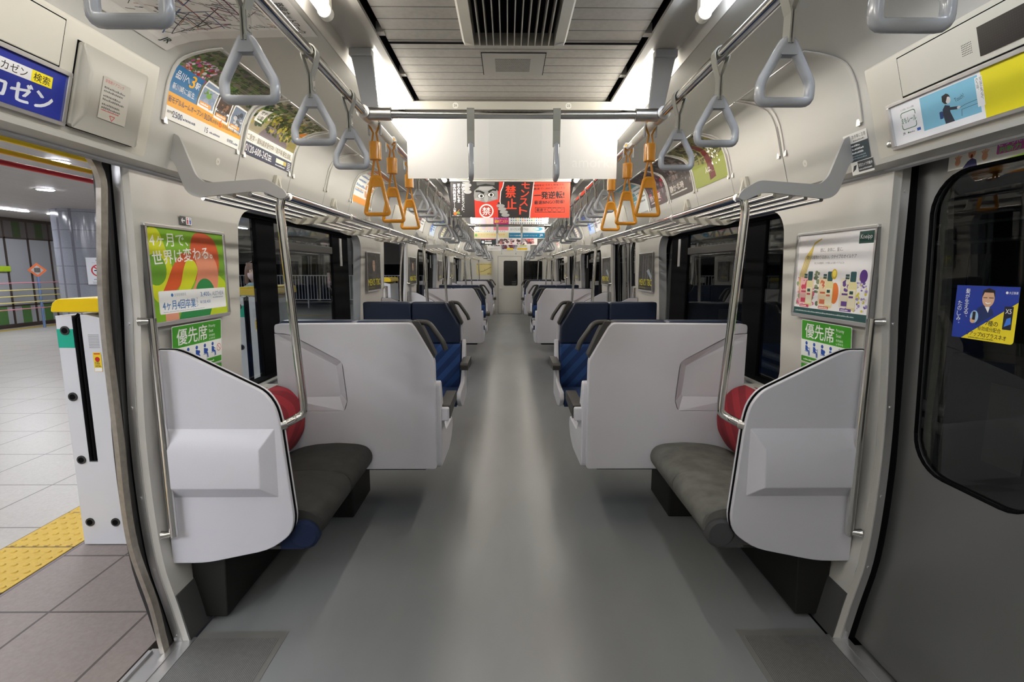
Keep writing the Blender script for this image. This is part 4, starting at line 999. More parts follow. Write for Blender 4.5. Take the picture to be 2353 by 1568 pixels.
for s in (-1, 1):
    for bay in range(3):
        for k, y in enumerate(slots):
            ya = y+4.94*bay
            if bay == 2 and k > 4: continue
            ad = ADS.get((s, bay, k))
            if ad: t = wthing('curved_poster', ad[1], 'poster', (s*1.25, ya, 2.045), 'curved posters over the luggage racks')
            else: t = wthing('poster_holder', 'empty clear poster holder over the %s rack, %s bay, %s along' % (SIDE[s], BAYN[bay].split()[0], ordn(k)), 'poster holder', (s*1.25, ya, 2.045), 'poster holders over the luggage racks')
            for e in (ya-.006, ya+.499):
                q = MB(); rr = []
                for i in range(15):
                    x, z, nx, nz = arc_at(-.01+i*.38/14); rr.append([(s*(x+nx*.001), e, z+nz*.001), (s*(x+nx*.001), e+.013, z+nz*.001), (s*(x+nx*.0055), e+.013, z+nz*.0055), (s*(x+nx*.0055), e, z+nz*.0055)])
                q.loft(rr, 0, True); q.build('side_strip', CLEAR, t)
            q = MB(); x, z, nx, nz = arc_at(.372); q.tube([(s*(x+nx*.008), ya, z+nz*.008), (s*(x+nx*.008), ya+.505, z+nz*.008)], .004, 6); q.build('top_rod', SATIN, t)
            for e in (ya+.002, ya+.485):
                q = MB(); x, z, nx, nz = arc_at(-.018); q.add([(s*(x+nx*l+dx*.4), e+w, z+nz*l+dz) for l in (.001, .009) for dx, dz, w in ((0, 0, 0), (0, 0, .02), (.0, .024, .02), (.0, .024, 0))], [(0, 1, 2, 3), (4, 5, 6, 7), (0, 1, 5, 4), (1, 2, 6, 5), (2, 3, 7, 6), (3, 0, 4, 7)]); q.build('clip', mat('clip_metal', (.40, .38, .35), .35, .8), t)
            if ad: ad[0]().build('print', arc_map(s, ya, .505), t, .012)
            org()
# bay end covers and small panel seams
for s in (-1, 1):
    pr = Print(.03, .03, (.86, .85, .82), .014); pr.up(); pr.text('24' if s < 0 else '6', .015, .010, .010, GRY, None, 0, 0, 'c')
    o = pr.build('number_sticker', flat((s*1.278, 2.26 if s > 0 else 2.23, 1.945), (0, -s, 0), (-s*.28, 0, 1))); tag(o, 'small round number sticker under the first poster holder on the %s' % SIDE[s], 'sticker')

def ad_map():
    rnd = random.Random(5); p = Print(1.02, .43, (.88, .87, .86)); p.up(); p.rect(.03, .02, .97, .36, (.93, .92, .91)); p.rect(0, 0, .25, .03, (.72, .84, .80)); p.up()
    cols = [(.60, .15, .12), (.15, .2, .4), (.25, .25, .28), (.45, .15, .3), (.12, .4, .25), (.75, .45, .15), (.35, .35, .4), (.2, .35, .6)]
    for i in range(58):
        x, y = .08+.86*rnd.random(), .05+.28*rnd.random(); path = [(x, y)]
        for j in range(4):
            a = rnd.choice([0, pi/4, -pi/4, pi/2, pi, 3*pi/4]); L = .04+.11*rnd.random(); x = min(.95, max(.05, x+L*math.cos(a))); y = min(.345, max(.04, y+L*math.sin(a))); path.append((x, y))
        p.stroke(path, .0018+.0026*rnd.random(), cols[i % 8])
    p.up()
    for i in range(560):
        x, y = .05+.90*rnd.random(), .04+.31*rnd.random(); L = .008+.02*rnd.random(); p.stroke([(x, y), (x+L*.75, y+L*.6)], .0024, (.38, .38, .42))
    p.text('JR', .955, .015, .026, (.15, .22, .18), .035, .02); p.text('路線ネットワーク', .80, .385, .026, (.18, .18, .2), .19, .01); p.text('Railway Network', .80, .368, .010, (.4, .4, .42), .12); p.text('山手線', .12, .012, .014, (.2, .4, .35)); return p
mp_pts = [(1.172, 2.2295), (1.14, 2.245), (1.08, 2.260), (1.02, 2.267), (.8, 2.274), (.66, 2.275)]
mc = [0]
for a, b in zip(mp_pts[:-1], mp_pts[1:]): mc.append(mc[-1]+math.hypot(b[0]-a[0], b[1]-a[1]))
def map_map(u, v, l):
    k = 0
    v *= mc[-1]/.43
    while k < 4 and v > mc[k+1]: k += 1
    f_ = (v-mc[k])/(mc[k+1]-mc[k]); a, b = mp_pts[k], mp_pts[k+1]; L = mc[k+1]-mc[k]; nx, nz = -(b[1]-a[1])/L, (b[0]-a[0])/L
    return Vector((-(a[0]+(b[0]-a[0])*f_+nx*(l+.002)), .785+u, a[1]+(b[1]-a[1])*f_+nz*(l+.002)))
org(); tag(ad_map().build('route_map', map_map, None, .015), 'large railway route map on the curved ceiling above the open left doors', 'poster')

# ================================================================== framed wall posters, stickers
def poster(s, y0, art, label, z0=1.297, w=.49, h=.36):
    X = s*1.356
    t = wthing('framed_poster', label, 'poster', (s*1.37, y0+w/2, z0), 'framed posters on the side walls')
    q = MB(); e = .013
    for a, b, c_, d_ in ((y0-e, y0+w+e, z0-e-.004, z0), (y0-e, y0+w+e, z0+h, z0+h+e), (y0-e, y0, z0, z0+h), (y0+w, y0+w+e, z0, z0+h)): q.box((s*1.352, a, c_), (s*1.376, b, d_))
    q.box((s*1.358, y0-.005, z0-.005), (s*1.379, y0+w+.005, z0+h+.005), 0); q.build('frame', ALU, t, bevel=.003)
    art.build('print', flat((X+s*.0012, y0 if s < 0 else y0+w, z0), (0, -s, 0), (0, 0, 1)), t); org(); return t
LM = (.47, .68, .10)
def green_art():
    p = Print(.49, .36, LM); p.up()
    p.curvy([(0, .36), (.06, .36), (.14, .18), (.06, .06), (0, .09)], (.80, .83, .05)); p.disc(.40, .06, .12, (.72, .80, .08)); p.disc(.03, .20, .06, (.38, .60, .12)); p.disc(.46, .22, .05, (.42, .62, .12)); p.up()
    p.curvy([(.28, .355), (.36, .36), (.43, .33), (.455, .26), (.44, .17), (.40, .10), (.30, .09), (.26, .16), (.24, .24), (.25, .31)], (.80, .32, .13)); p.up()
    p.curvy([(.27, .26), (.36, .29), (.43, .24), (.44, .16), (.41, .09), (.22, .09), (.27, .15), (.29, .2)], (.87, .55, .43)); p.curvy([(.24, .27), (.26, .23), (.17, .14), (.10, .09), (.03, .085), (.08, .14), (.13, .22), (.19, .27)], (.82, .33, .10)); p.up()
    p.curvy([(.22, .245), (.27, .24), (.29, .20), (.26, .15), (.20, .09), (.12, .085), (.17, .14), (.19, .20)], (.80, .83, .06)); p.disc(.33, .09, .072, (.10, .50, .25)); p.rect(.06, 0, .14, .03, (.87, .6, .5)); p.poly([(.14, 0), (.35, 0), (.37, .035), (.16, .035)], (.12, .52, .27)); p.up()
    p.disc(.335, .075, .022, (.86, .82, .65)); p.up(); p.rect(.03, .028, .482, .118, (.95, .96, .97), .006); p.up()
    p.text('4ヶ月で、', .012, .285, .05, Wt, .225, .008, .05); p.text('世界は変わる。', .020, .215, .055, Wt, .385, .012, .09)
    B = (.12, .45, .72); p.text('4ヶ月4回卒業', .048, .042, .038, B, .205, .012); p.vtext('プラン', .258, .070, .012, B, 0, 1.1); p.text('3,400', .292, .082, .022, B, .062, .006); p.text('円', .357, .082, .012, B); p.text('¥158,400', .285, .052, .016, B, .075); p.text('ALETHEIA', .378, .085, .018, (.45, .55, .68), .088); p.lines(.38, .465, .074, .006, 1, .01, (.6, .66, .75), 3); p.disc(.108, .1, .007, B); p.text('全身医療脱毛', .12, .094, .013, (.6, .65, .7), .075); p.lines(.05, .36, .033, .004, 1, .01, (.72, .74, .78), 5); return p
def bottle_art():
    G = (.10, .28, .25); p = Print(.49, .36, (.94, .93, .94)); p.up()
    p.blobs(.01, .04, .14, .17, 110, .010, [(.88, .55, .65), (.95, .85, .86), (.55, .65, .45), (.80, .35, .48)], 3); p.blobs(.33, .04, .48, .17, 120, .007, [(.60, .55, .78), (.88, .84, .92), (.42, .35, .62), (.85, .80, .30)], 5); p.blobs(.145, .05, .17, .2, 14, .012, [(.35, .42, .32), (.5, .55, .4)], 6); p.disc(.285, .105, .026, (.90, .48, .20), .045); p.up()
    for i in range(8): p.stroke([(.17, .338), (.12, .315+.001*i), (.06+.006*i, .26), (.025+.006*i, .18), (.03, .10)], .004, (.80, .68, .25) if i % 2 else (.90, .82, .50))
    p.rect(0, 0, .49, .030, (.13, .30, .30)); p.rect(.405, .305, .485, .352, G); p.up(); p.text('Kneipp', .412, .318, .022, Wt, .064, .004); p.text('顔に、身体に、髪に。', .165, .280, .017, (.25, .25, .28), .15); p.text('満ちる植物のうるおい。クナイプのオイルケア', .07, .250, .017, (.25, .25, .28), .33); p.text('気になる乾燥や、つや肌による肌トラブルにも', .13, .228, .009, (.35, .35, .38), .2)
    for k, (x, c1, c2, hh) in enumerate(((.098, (.80, .25, .36), (.92, .72, .72), .145), (.238, (.82, .42, .28), (.92, .84, .70), .15), (.382, (.38, .25, .55), (.90, .87, .78), .155))):
        p.up(); p.rect(x-.062, .050, x-.005, .17, c2); p.rect(x-.05, .055, x-.005, .075, c1); p.rect(x-.05, .10, x-.005, .108, c1); p.blobs(x-.045, .115, x-.01, .155, 14, .012, [c1, c2], k+20); p.up(); p.rect(x-.035, .165, x-.012, .185, G); p.up(); p.text('Kneipp', x-.033, .171, .007, Wt, .019)
        p.rect(x-.014, .040, x+.036, .155, (.88, .84, .62), .008); p.up(); p.rect(x-.010, .052, x+.032, .125, (.93, .90, .80)); p.rect(x-.006, .155, x+.028, .196, (.14, .34, .36), .005); p.rect(x-.004, .105, x+.018, .118, G); p.up(); p.rect(x-.006, .09, x+.020, .098, c1); p.rect(x-.055, .034, x+.015, .046, c1); p.up(); p.lines(x-.05, x+.01, .037, .005, 1, .01, Wt, k)
    p.disc(.275, .185, .018, (.85, .72, .2), .022); p.disc(.45, .178, .022, (.36, .20, .55), .026); p.up(); p.disc(.275, .187, .012, (.98, .9, .4), .014); p.lines(.012, .47, .012, .006, 1, .01, (.75, .8, .8), 9); return p
def tbc_art(seed):
    p = Print(.49, .36, (.12, .12, .12)); p.blobs(.02, .12, .47, .35, 120, .022, [(.20, .20, .19), (.15, .14, .14), (.26, .25, .24)], seed); p.up()
    if seed == 1:
        p.poly([(.15, .10), (.32, .10), (.30, .22), (.27, .26), (.22, .26), (.18, .2)], (.24, .22, .20)); p.up(); p.disc(.24, .245, .045, (.72, .58, .48), .065); p.up(); p.poly([(.18, .25), (.19, .33), (.26, .35), (.32, .31), (.30, .24), (.275, .29), (.21, .29)], (.12, .09, .08)); p.disc(.225, .25, .007, K, .004); p.disc(.258, .25, .007, K, .004); p.disc(.242, .213, .014, (.6, .4, .35), .004)
    else:
        for x in (.13, .22, .3): p.poly([(x, .10), (x+.045, .10), (x+.04, .34), (x+.01, .34)], (.36, .36, .38))
        p.up(); p.poly([(.28, .19), (.36, .15), (.44, .10), (.46, .14), (.36, .21)], (.60, .66, .72))
    p.up(); p.rect(.01, .03, .48, .10, (.08, .08, .08)); p.up(); p.text("MEN'S TBC", .02, .045, .065, (.86, .82, .12), .45, .02); p.text('メンズ エステティック', .03, .014, .02, (.75, .70, .15), .22); return p
def dull_art(seed, bg):
    p = Print(.49, .36, bg); p.blobs(.03, .08, .46, .34, 40, .05, [(.4, .4, .42), (.55, .53, .5), (.3, .3, .33)], seed); p.up(); p.text('春の旅へ', .05, .03, .05, (.9, .85, .3), .3, .01); return p
poster(-1, 1.885, green_art(), 'lime green framed poster with orange swirls and white lettering on the near left wall')
poster(1, 1.890, bottle_art(), 'white framed poster of three oil bottles on the near right wall')
poster(-1, 4.78, tbc_art(1), 'black poster with yellow letters and a man, left wall before the second doors', w=.48)
poster(1, 4.78, tbc_art(2), 'black poster with yellow letters over grey figures, right wall before the second doors', w=.48)
poster(-1, 6.83, tbc_art(1), 'black and yellow framed poster on the left wall just past the second doors')
poster(1, 6.83, tbc_art(2), 'black and yellow framed poster on the right wall just past the second doors')
for k, s in enumerate((-1, 1)):
    poster(s, 9.72, dull_art(k+3, (.45, .45, .46)), 'grey framed poster on the %s wall before the third doors' % SIDE[s]); poster(s, 11.77, dull_art(k+8, (.5, .48, .42)), 'beige framed poster on the %s wall past the third doors' % SIDE[s])
def priority_art(flip):
    g = (.22, .60, .08); b = (.08, .30, .68); p = Print(.345, .20, (.93, .95, .94), .006); p.up(); p.rect(.003, .108, .342, .197, g, .005); p.rect(.003, .003, .342, .030, g, .004); p.up()
    p.text('優先席', .03, .118, .068, Wt, .205, .012); p.text('Priority', .248, .165, .017, Wt, .05); p.text('Seat', .248, .147, .014, Wt); p.text('优先座位', .248, .128, .010, Wt, .045); p.text('노약자석', .248, .113, .010, Wt, .045)
    for i in range(5):
        x = .03+.058*i; p.disc(x+.012, .092, .0085, b); p.poly([(x+.004, .082), (x+.02, .080), (x+.024, .058), (x+.004, .058)], b); p.stroke([(x+.008, .060), (x+.03, .058), (x+.034, .036)], .007, b); p.stroke([(x+.016, .074), (x+.032, .068)], .004, b)
        if i in (0, 1): p.stroke([(x+.038, .075), (x+.036, .035)], .003, b)
        if i in (2, 3): p.disc(x+.026, .070, .008, b)
        p.stroke([(x, .054), (x+.026, .053), (x+.026, .034)], .0025, b)
    p.ring(.322, .070, .016, .003, (.85, .45, .45)); p.stroke([(.311, .081), (.333, .059)], .003, (.85, .45, .45)); p.lines(.02, .30, .012, .007, 1, .01, Wt, 4); return p
def low_art():
    g = (.22, .60, .08); p = Print(.345, .09, g, .006); p.up(); p.disc(.03, .045, .02, Wt); p.text('おゆずりください', .07, .03, .032, Wt, .24, .01); p.up(); p.disc(.03, .045, .012, g); return p
for s in (-1, 1):
    o = priority_art(0).build('priority_sign', flat((s*1.372, 1.975 if s < 0 else 2.315, 1.072), (0, -s, 0), (-s*.06, 0, 1))); tag(o, 'green and white priority seat sign under the framed poster on the near %s wall' % SIDE[s], 'sign', 'priority seat signs')
    o = low_art().build('courtesy_sticker', flat((s*1.379, 1.975 if s < 0 else 2.315, .975), (0, -s, 0), (-s*.05, 0, 1))); tag(o, 'small green sticker below the priority seat sign, half hidden by the %s partition' % SIDE[s], 'sticker')
p = Print(.076, .034, (.32, .32, .33)); p.up(); p.stroke([(.010, .017), (.032, .017)], .005, Wt); p.stroke([(.018, .026), (.009, .017), (.018, .008)], .005, Wt); p.rect(.038, .001, .075, .033, Wt); p.up()
for x, c_ in ((.048, (.80, .3, .4)), (.065, (.2, .35, .75))): p.disc(x, .027, .003, c_); p.poly([(x-.005, .022), (x+.005, .022), (x+.004, .004), (x-.004, .004)], c_)
tag(p.build('toilet_sign', flat((-1.3595, 2.088, 1.681), (0, 1, 0), (0, 0, 1))), 'tiny toilet direction sign above the lime green poster', 'sign')
p = Print(.125, .105, (.90, .90, .89)); p.up(); p.rect(0, 0, .125, .068, (.22, .27, .30)); p.poly([(.01, .074), (.036, .074), (.023, .098)], (.93, .72, .1)); p.up(); p.text('急停車に注意', .045, .084, .013, K, .072); p.lines(.05, .11, .073, .006, 1, .01, (.5, .5, .5), 1); p.lines(.01, .105, .055, .007, 3, .013, Wt, 2); p.lines(.01, .11, .018, .005, 2, .009, (.6, .65, .68), 3); p.rect(.021, .08, .025, .092, K)
tag(p.build('warning_sticker', flat((1.2895, 1.985, 1.903), (0, -1, 0), (-.28, 0, 1))), 'white and dark sudden stop warning sticker on the right wall beside the door header', 'sticker')
p = Print(.115, .048, (.92, .92, .90)); p.up(); p.rect(.036, .008, .115, .046, (.25, .26, .28)); p.poly([(.004, .012), (.022, .02), (.03, .036), (.014, .034)], (.2, .2, .22)); p.up(); p.text('防犯カメラ作動中', .04, .026, .012, Wt, .07); p.lines(.04, .11, .014, .006, 1, .01, (.8, .8, .8), 3)
tag(p.build('camera_sticker', flat((1.301, 1.965, 1.857), (0, -1, 0), (-.28, 0, 1))), 'security camera notice just below the sudden stop warning sticker', 'sticker')

# ---- right door: round-cornered sticker on the glass and strip over the window
def hair_art():
    B, Y = (.10, .22, .62), (.93, .85, .16); p = Print(.205, .170, Y, .010); p.up(); p.poly([(.0, .17), (.205, .17), (.205, .125), (.035, .0), (0, .0)], B); p.up()
    p.poly([(.080, .045), (.135, .083), (.128, .10), (.10, .112), (.080, .10)], (.12, .20, .40)); p.disc(.112, .132, .020, (.85, .68, .56), .027); p.up(); p.poly([(.091, .132), (.093, .156), (.112, .164), (.131, .157), (.133, .132), (.127, .15), (.098, .15)], (.14, .09, .08)); p.poly([(.104, .106), (.120, .106), (.116, .088)], Wt)
    p.stroke([(.095, .134), (.109, .134)], .002, K); p.stroke([(.114, .134), (.129, .134)], .002, K); p.stroke([(.104, .119), (.112, .116), (.121, .119)], .003, Wt); p.disc(.072, .072, .014, (.65, .80, .95), .02); p.disc(.068, .060, .009, (.85, .68, .56)); p.up(); p.rect(.066, .062, .076, .088, (.12, .1, .12), .002)
    p.vtext('髪が生える、', .034, .145, .015, Wt, .005); p.vtext('たのしみ。', .010, .105, .015, Wt, .005); p.text('7種の', .112, .048, .017, K, .04, .01, -.03); p.text('有効成分配合', .088, .031, .014, K, .075, .008, -.03); p.text('リアップX5プラスネオ', .052, .012, .015, K, .13, .012, -.03); p.lines(.06, .17, .004, .004, 1, .01, (.4, .4, .1), 2)
    p.rect(.166, .042, .193, .112, (.1, .12, .2), .002); p.up(); p.text('X5', .170, .09, .014, Wt, .018, .01); p.poly([(.17, .05), (.19, .06), (.188, .08), (.176, .075)], (.25, .5, .9)); p.disc(.168, .152, .004, Wt); p.text('大正製薬', .174, .148, .008, Wt, .027); return p
o = hair_art().build('door_sticker', flat((1.4665, 1.640, 1.281), (0, -1, 0), (-.012, 0, 1))); tag(o, 'blue and yellow diagonal sticker with a smiling man on the right door glass', 'sticker')
def show_art():
    p = Print(.46, .07, (.92, .92, .90)); p.up(); p.poly([(.19, 0), (.46, 0), (.46, .014), (.25, .006)], (.62, .80, .25)); p.poly([(.055, .0), (.105, .0), (.10, .018), (.085, .026), (.07, .018)], (.25, .25, .45)); p.disc(.083, .042, .013, (.85, .62, .48), .017); p.up(); p.poly([(.068, .044), (.070, .062), (.084, .066), (.098, .06), (.098, .044), (.092, .053), (.074, .053)], (.35, .28, .24)); p.disc(.083, .032, .004, (.45, .12, .1), .006)
    for x in (.035, .128):
        p.disc(x, .022, .010, (.87, .64, .5), .012)
        for k in range(5): p.stroke([(x, .024), (x-.012+.006*k, .040+.004*(1-abs(k-2)*.5))], .0038, (.87, .64, .5))
    p.text('Before', .006, .05, .012, (.4, .4, .4), .035); p.rect(.165, .018, .255, .062, (.75, .35, .65), .004); p.up(); p.text('どっちだ!?', .170, .040, .018, (.95, .85, .95), .08, .01); p.text('判断力', .172, .020, .018, (.40, .85, .35), .065, .015); return p
tag(show_art().build('door_strip_sticker', flat((1.4500, 1.715, 1.826), (0, -1, 0), (-.0, 0, 1))), 'strip sticker with a shouting man above the right door window', 'sticker')

# ---- things mounted on the near door headers
HB, HT = Vector((1.287, 1.905)), Vector((1.208, 2.178)); HV = (HT-HB).normalized(); HNx, HNz = -HV.y, HV.x
def hpos(s, y, v, l=0.0): return (s*(HB.x+HV.x*v-HV.y*l), y, HB.y+HV.y*v+HV.x*l*1.0) if False else (s*(HB.x+HV.x*v+HNx*l), y, HB.y+HV.y*v+HNz*l)
def hslab(q, s, y0, y1, v0, v1, l0, l1, mi=0, inset=(0, 0, 0, 0)):
    A = [hpos(s, y, v, l0) for y, v in ((y0, v0), (y1, v0), (y1, v1), (y0, v1))]; i0, i1, i2, i3 = inset
    B = [hpos(s, y, v, l1) for y, v in ((y0+i0, v0+i2), (y1-i1, v0+i2), (y1-i1, v1-i3), (y0+i0, v1-i3))]
    q.add(A+B, [(3, 2, 1, 0), (4, 5, 6, 7), (0, 1, 5, 4), (1, 2, 6, 5), (2, 3, 7, 6), (3, 0, 4, 7)], mi); return q
def hmap(s, y, v):
    f_ = flat(hpos(s, y, v, .004), (0, -s, 0), Vector((s*HV.x, 0, HV.y)))
    return lambda u, v_, l: f_(u, v_*.88, l)
def blue_art():
    B = (.08, .16, .58); p = Print(.80, .145, B); p.up(); p.rect(.42, .086, .703, .120, (.90, .90, .92)); p.rect(.703, .086, .762, .120, (.95, .88, .10)); p.up(); p.text('サカゼン', .600, .091, .024, K, .092, .006); p.text('検索', .709, .091, .024, K, .046, .006); p.text('サカゼン', .535, .018, .056, (.88, .90, .96), .235, .035); p.text('大きいサイズ', .06, .022, .054, Wt, .36, .02); return p
def rail_art():
    g = (.12, .45, .28); p = Print(.80, .145, (.93, .93, .95)); p.up(); p.rect(.115, .022, .305, .135, (.50, .75, .86)); p.rect(.315, .0, .56, .145, (.90, .85, .08)); p.rect(.60, .02, .79, .12, (.80, .88, .80)); p.up()
    p.rect(.035, .048, .093, .110, g, .008); p.up(); p.rect(.0375, .0505, .0905, .1075, (.93, .93, .95), .007); p.up(); p.rect(.033, .068, .096, .092, (.93, .93, .95)); p.up(); p.text('まもレール', .036, .070, .020, g, .057, .01); p.text('どこも安心、わんしん通知。', .038, .116, .007, (.35, .35, .4), .054)
    p.text('JR', .034, .030, .010, K, None, .02); p.disc(.056, .035, .003, g); p.lines(.06, .082, .032, .005, 1, .01, (.5, .5, .5), 1); p.rect(.09, .031, .104, .041, (.15, .35, .7))
    d = (.13, .18, .25); p.poly([(.192, .022), (.222, .022), (.212, .055), (.213, .075), (.198, .082), (.188, .07), (.188, .05)], d); p.stroke([(.206, .067), (.236, .06)], .009, d); p.rect(.176, .042, .188, .066, (.1, .25, .5), .003); p.disc(.204, .100, .013, (.12, .1, .12), .016); p.disc(.210, .094, .008, (.90, .88, .88), .011); p.up(); p.poly([(.19, .094), (.191, .113), (.206, .117), (.216, .108), (.208, .104), (.203, .092)], (.10, .09, .11)); p.disc(.24, .06, .006, (.9, .86, .86), .004)
    p.stroke([(.243, .058), (.262, .062), (.30, .064)], .0012, d); p.stroke([(.246, .03), (.248, .05), (.30, .052)], .0012, d); p.text('Touch!', .232, .078, .014, (.2, .25, .3), .03, 0, .25); p.rect(.297, .040, .318, .128, Wt); p.up(); p.vtext('窓は誰かをつなぐ。', .309, .118, .008, K, 0, 1.0); p.vtext('改札は扉、', .299, .118, .008, K, 0, 1.0); return p
for s, art, ya, yb, lab in ((-1, blue_art, .68, 1.48, 'blue advertisement with white katakana in the header over the open left doors'), (1, rail_art, .93, 1.73, 'wide advertisement with a schoolgirl drawing in the header over the right doors')):
    t = wthing('header_poster', lab, 'poster', (s*1.2, (ya+yb)/2, 1.9))
    q = MB(); e = .011
    for y0, y1, v0, v1 in ((ya-e, yb+e, -.004, .006), (ya-e, yb+e, .134, .144), (ya-e, ya, .006, .134), (yb, yb+e, .006, .134)): hslab(q, s, y0, y1, v0, v1, .0, .012)
    hslab(q, s, ya-.004, yb+.004, .004, .137, -.001, .002); q.build('frame', ALU, t, bevel=.002)
    art().build('print', hmap(s, ya if s < 0 else yb, .0065), t); org()
t = wthing('door_cock_cover', 'cream emergency door handle cover at the end of the left door header', 'cover', (-1.2, 1.55, 1.9))
q = MB(); hslab(q, -1, 1.502, 1.752, .002, .236, -.002, .018); hslab(q, -1, 1.502, 1.752, .002, .236, .018, .040, 0, (.014, .03, .05, .072)); q.build('cover', mat('cover_beige', (.38, .37, .335), .4), t, bevel=.007, seg=3)
q = MB(); hslab(q, -1, 1.5005, 1.7535, -.0, .2375, -.002, .003); q.build('shadow_gap', BLACK, t)
p = Print(.105, .12, (.71, .70, .67)); p.up(); p.text('非常用ドアコック', .008, .104, .010, (.72, .12, .12), .07); p.lines(.008, .09, .088, .006, 2, .010, (.35, .35, .35), 1); p.lines(.008, .095, .064, .006, 2, .010, (.35, .35, .35), 2); p.lines(.008, .08, .04, .006, 2, .010, (.35, .35, .35), 3); p.lines(.008, .08, .024, .004, 1, .010, (.7, .2, .2), 4); p.stroke([(.042, .016), (.062, .016), (.052, .002), (.042, .016)], .002, (.72, .12, .12))
p.build('instruction_label', flat(hpos(-1, 1.555, .052, .041), (0, 1, 0), (-HV.x, 0, HV.y)), t); org()
t = wthing('inspection_hatch', 'long flush inspection panel with speaker holes on the right door header', 'panel', (1.15, 1.2, 2.05))
q = MB(); hslab(q, 1, .70, 1.675, .150, .268, -.001, .0045); q.build('panel', CREAM, t, bevel=.004)
q = MB(); hslab(q, 1, .697, 1.678, .147, .271, -.001, .0018); q.build('shadow_gap', BLACK, t)
q = MB()
for i in range(7):
    for j in range(6): hslab(q, 1, 1.428+.0045*i*1.0, 1.4297+.0045*i, .185+.0055*j, .187+.0055*j, .0045, .0050)
q.build('speaker_holes', BLACK, t); org()
t = wthing('led_display', 'dark switched-off display window on the right door header', 'display', (1.14, 1.05, 2.07))
q = MB(); hslab(q, 1, .80, 1.405, .166, .240, .0055, .0075); q.build('screen', brick_mat('led_dots', (.022, .014, .013), (.010, .007, .007), .006, .006, .0016, 'yz', .35), t); org()
t = wthing('inspection_hatch', 'flush cream inspection panel above the blue advertisement on the left door header', 'panel', (-1.15, 1.0, 2.05))
q = MB(); hslab(q, -1, .70, 1.455, .148, .268, -.001, .0045); q.build('panel', CREAM, t, bevel=.004)
q = MB(); hslab(q, -1, .697, 1.458, .145, .271, -.001, .0018); q.build('shadow_gap', BLACK, t); org()
for s in (-1, 1):
    q = MB(); x, y, z = hpos(s, 1.762, .022, .002); q.sphere((x, y, z), .012, 0, 12, (.6, 1, 1)); o = q.build('door_buzzer', SATIN); tag(o, 'small chrome stud at the end of the %s door header' % SIDE[s], 'stud')
p = Print(.51, .39, (.82, .76, .52)); p.up(); p.text('日本の女子ちゃんの木。', .02, .33, .045, (.2, .17, .1), .46, .01); p.stroke([(.12, .10), (.25, .13), (.36, .19), (.49, .26)], .012, (.2, .17, .12)); p.stroke([(.28, .14), (.27, .20)], .008, (.2, .17, .12)); p.lines(.36, .49, .05, .02, 2, .03, (.4, .35, .2), 2)
tag(p.build('end_wall_poster', flat((-1.07, 16.825, 1.317), (1, 0, 0), (0, 0, 1))), 'tan poster on the end wall left of the gangway door', 'poster')

# ================================================================== station platform on the left
PZ = -.04
tileN = brick_mat('platform_edge_tile', (.245, .205, .19), (.08, .065, .06), .45, .45, .006, 'xy', .6, 0, (.3, .18, 0))
tileF = brick_mat('platform_floor_tile', (.42, .40, .375), (.16, .14, .13), .60, .60, .006, 'xy', .32, 0, (.3, .18, 0))
q = MB(); q.box((-2.43, -6, PZ-.1), (-1.495, 22, PZ), 0); q.box((-13.1, -6, PZ-.1), (-2.83, 22, PZ), 1); q.box((-2.83, -6, PZ-.1), (-2.43, 22, PZ-.002), 0)
struct(q.build('floor_platform', [tileN, tileF]))
YEL = brick_mat('yellow_tactile_tile', (.56, .37, .045), (.20, .13, .03), .40, .40, .006, 'xy', .6, 0, (.025, .2, 0))
q = MB(); q.box((-2.825, -2, PZ-.002), (-2.445, 20, PZ+.004)); q.box((-2.441, -2, PZ-.002), (-2.425, 20, PZ+.001), 1)
for i in range(6):
    for j in range(44):
        x, y = -2.79+.062*i, 1.25+.062*j; q.loft([[(x+r*math.cos(k*pi/4), y+r*math.sin(k*pi/4), PZ+z) for k in range(8)] for r, z in ((.016, .004), (.010, .009))], 0)
t_ = q.build('tactile_strip', [YEL, mat('strip_edge', (.17, .14, .15), .6)]); tag(t_, 'yellow bumpy tactile paving strip along the platform edge', 'tactile paving')
q = MB(); q.box((-12.4, 16.6, PZ), (-2.85, 16.75, PZ+.003)); tag(q.build('yellow_line', mat('floor_yellow', (.50, .36, .06), .6)), 'yellow line across the far end of the platform', 'floor marking')
q = MB(); q.box((-12.75, 6, PZ), (-12.5, 20, PZ+.004)); tag(q.build('yellow_line', mat('floor_yellow', (.50, .36, .06), .6)), 'yellow strip at the foot of the striped platform wall', 'floor marking')
# far wall of upright panels
q = MB(); gP, gD, gG, gS, gL = 0, 1, 2, 3, 4
q.box((-13.15, 4, PZ), (-13.05, 24, 2.85), gP)
for i in range(32):
    y = 4.23+.64*i; q.box((-13.05, y-.022, PZ), (-13.03, y+.022, 2.85), gD)
    q.box((-13.05, y+.24, 2.32), (-13.036, y+.46, 2.74), gG); q.box((-13.05, y+.0, 2.32), (-13.037, y+.24, 2.74), gS); q.box((-13.05, y+.46, 2.32), (-13.037, y+.62, 2.74), gS)  # upper band: dark green stripe between dark grey-brown stripes
    q.box((-13.05, y+.24, .06), (-13.036, y+.47, .52), gL)
q.box((-13.05, 4, 2.74), (-13.02, 24, 2.85), gD); q.box((-13.05, 4, 2.28), (-13.03, 24, 2.32), gD); q.box((-13.05, 4, .52), (-13.03, 24, .555), gD); q.box((-13.05, 4, PZ), (-13.02, 24, .06), gD)
struct(q.build('wall_platform', [mat('platform_wall_grey', (.30, .31, .33), .5), mat('platform_wall_joint', (.045, .03, .025), .6), mat('platform_wall_green_dark', (.035, .055, .018), .6), mat('platform_wall_dark_stripe', (.085, .075, .07), .6), mat('platform_wall_green', (.06, .15, .04), .6)]))
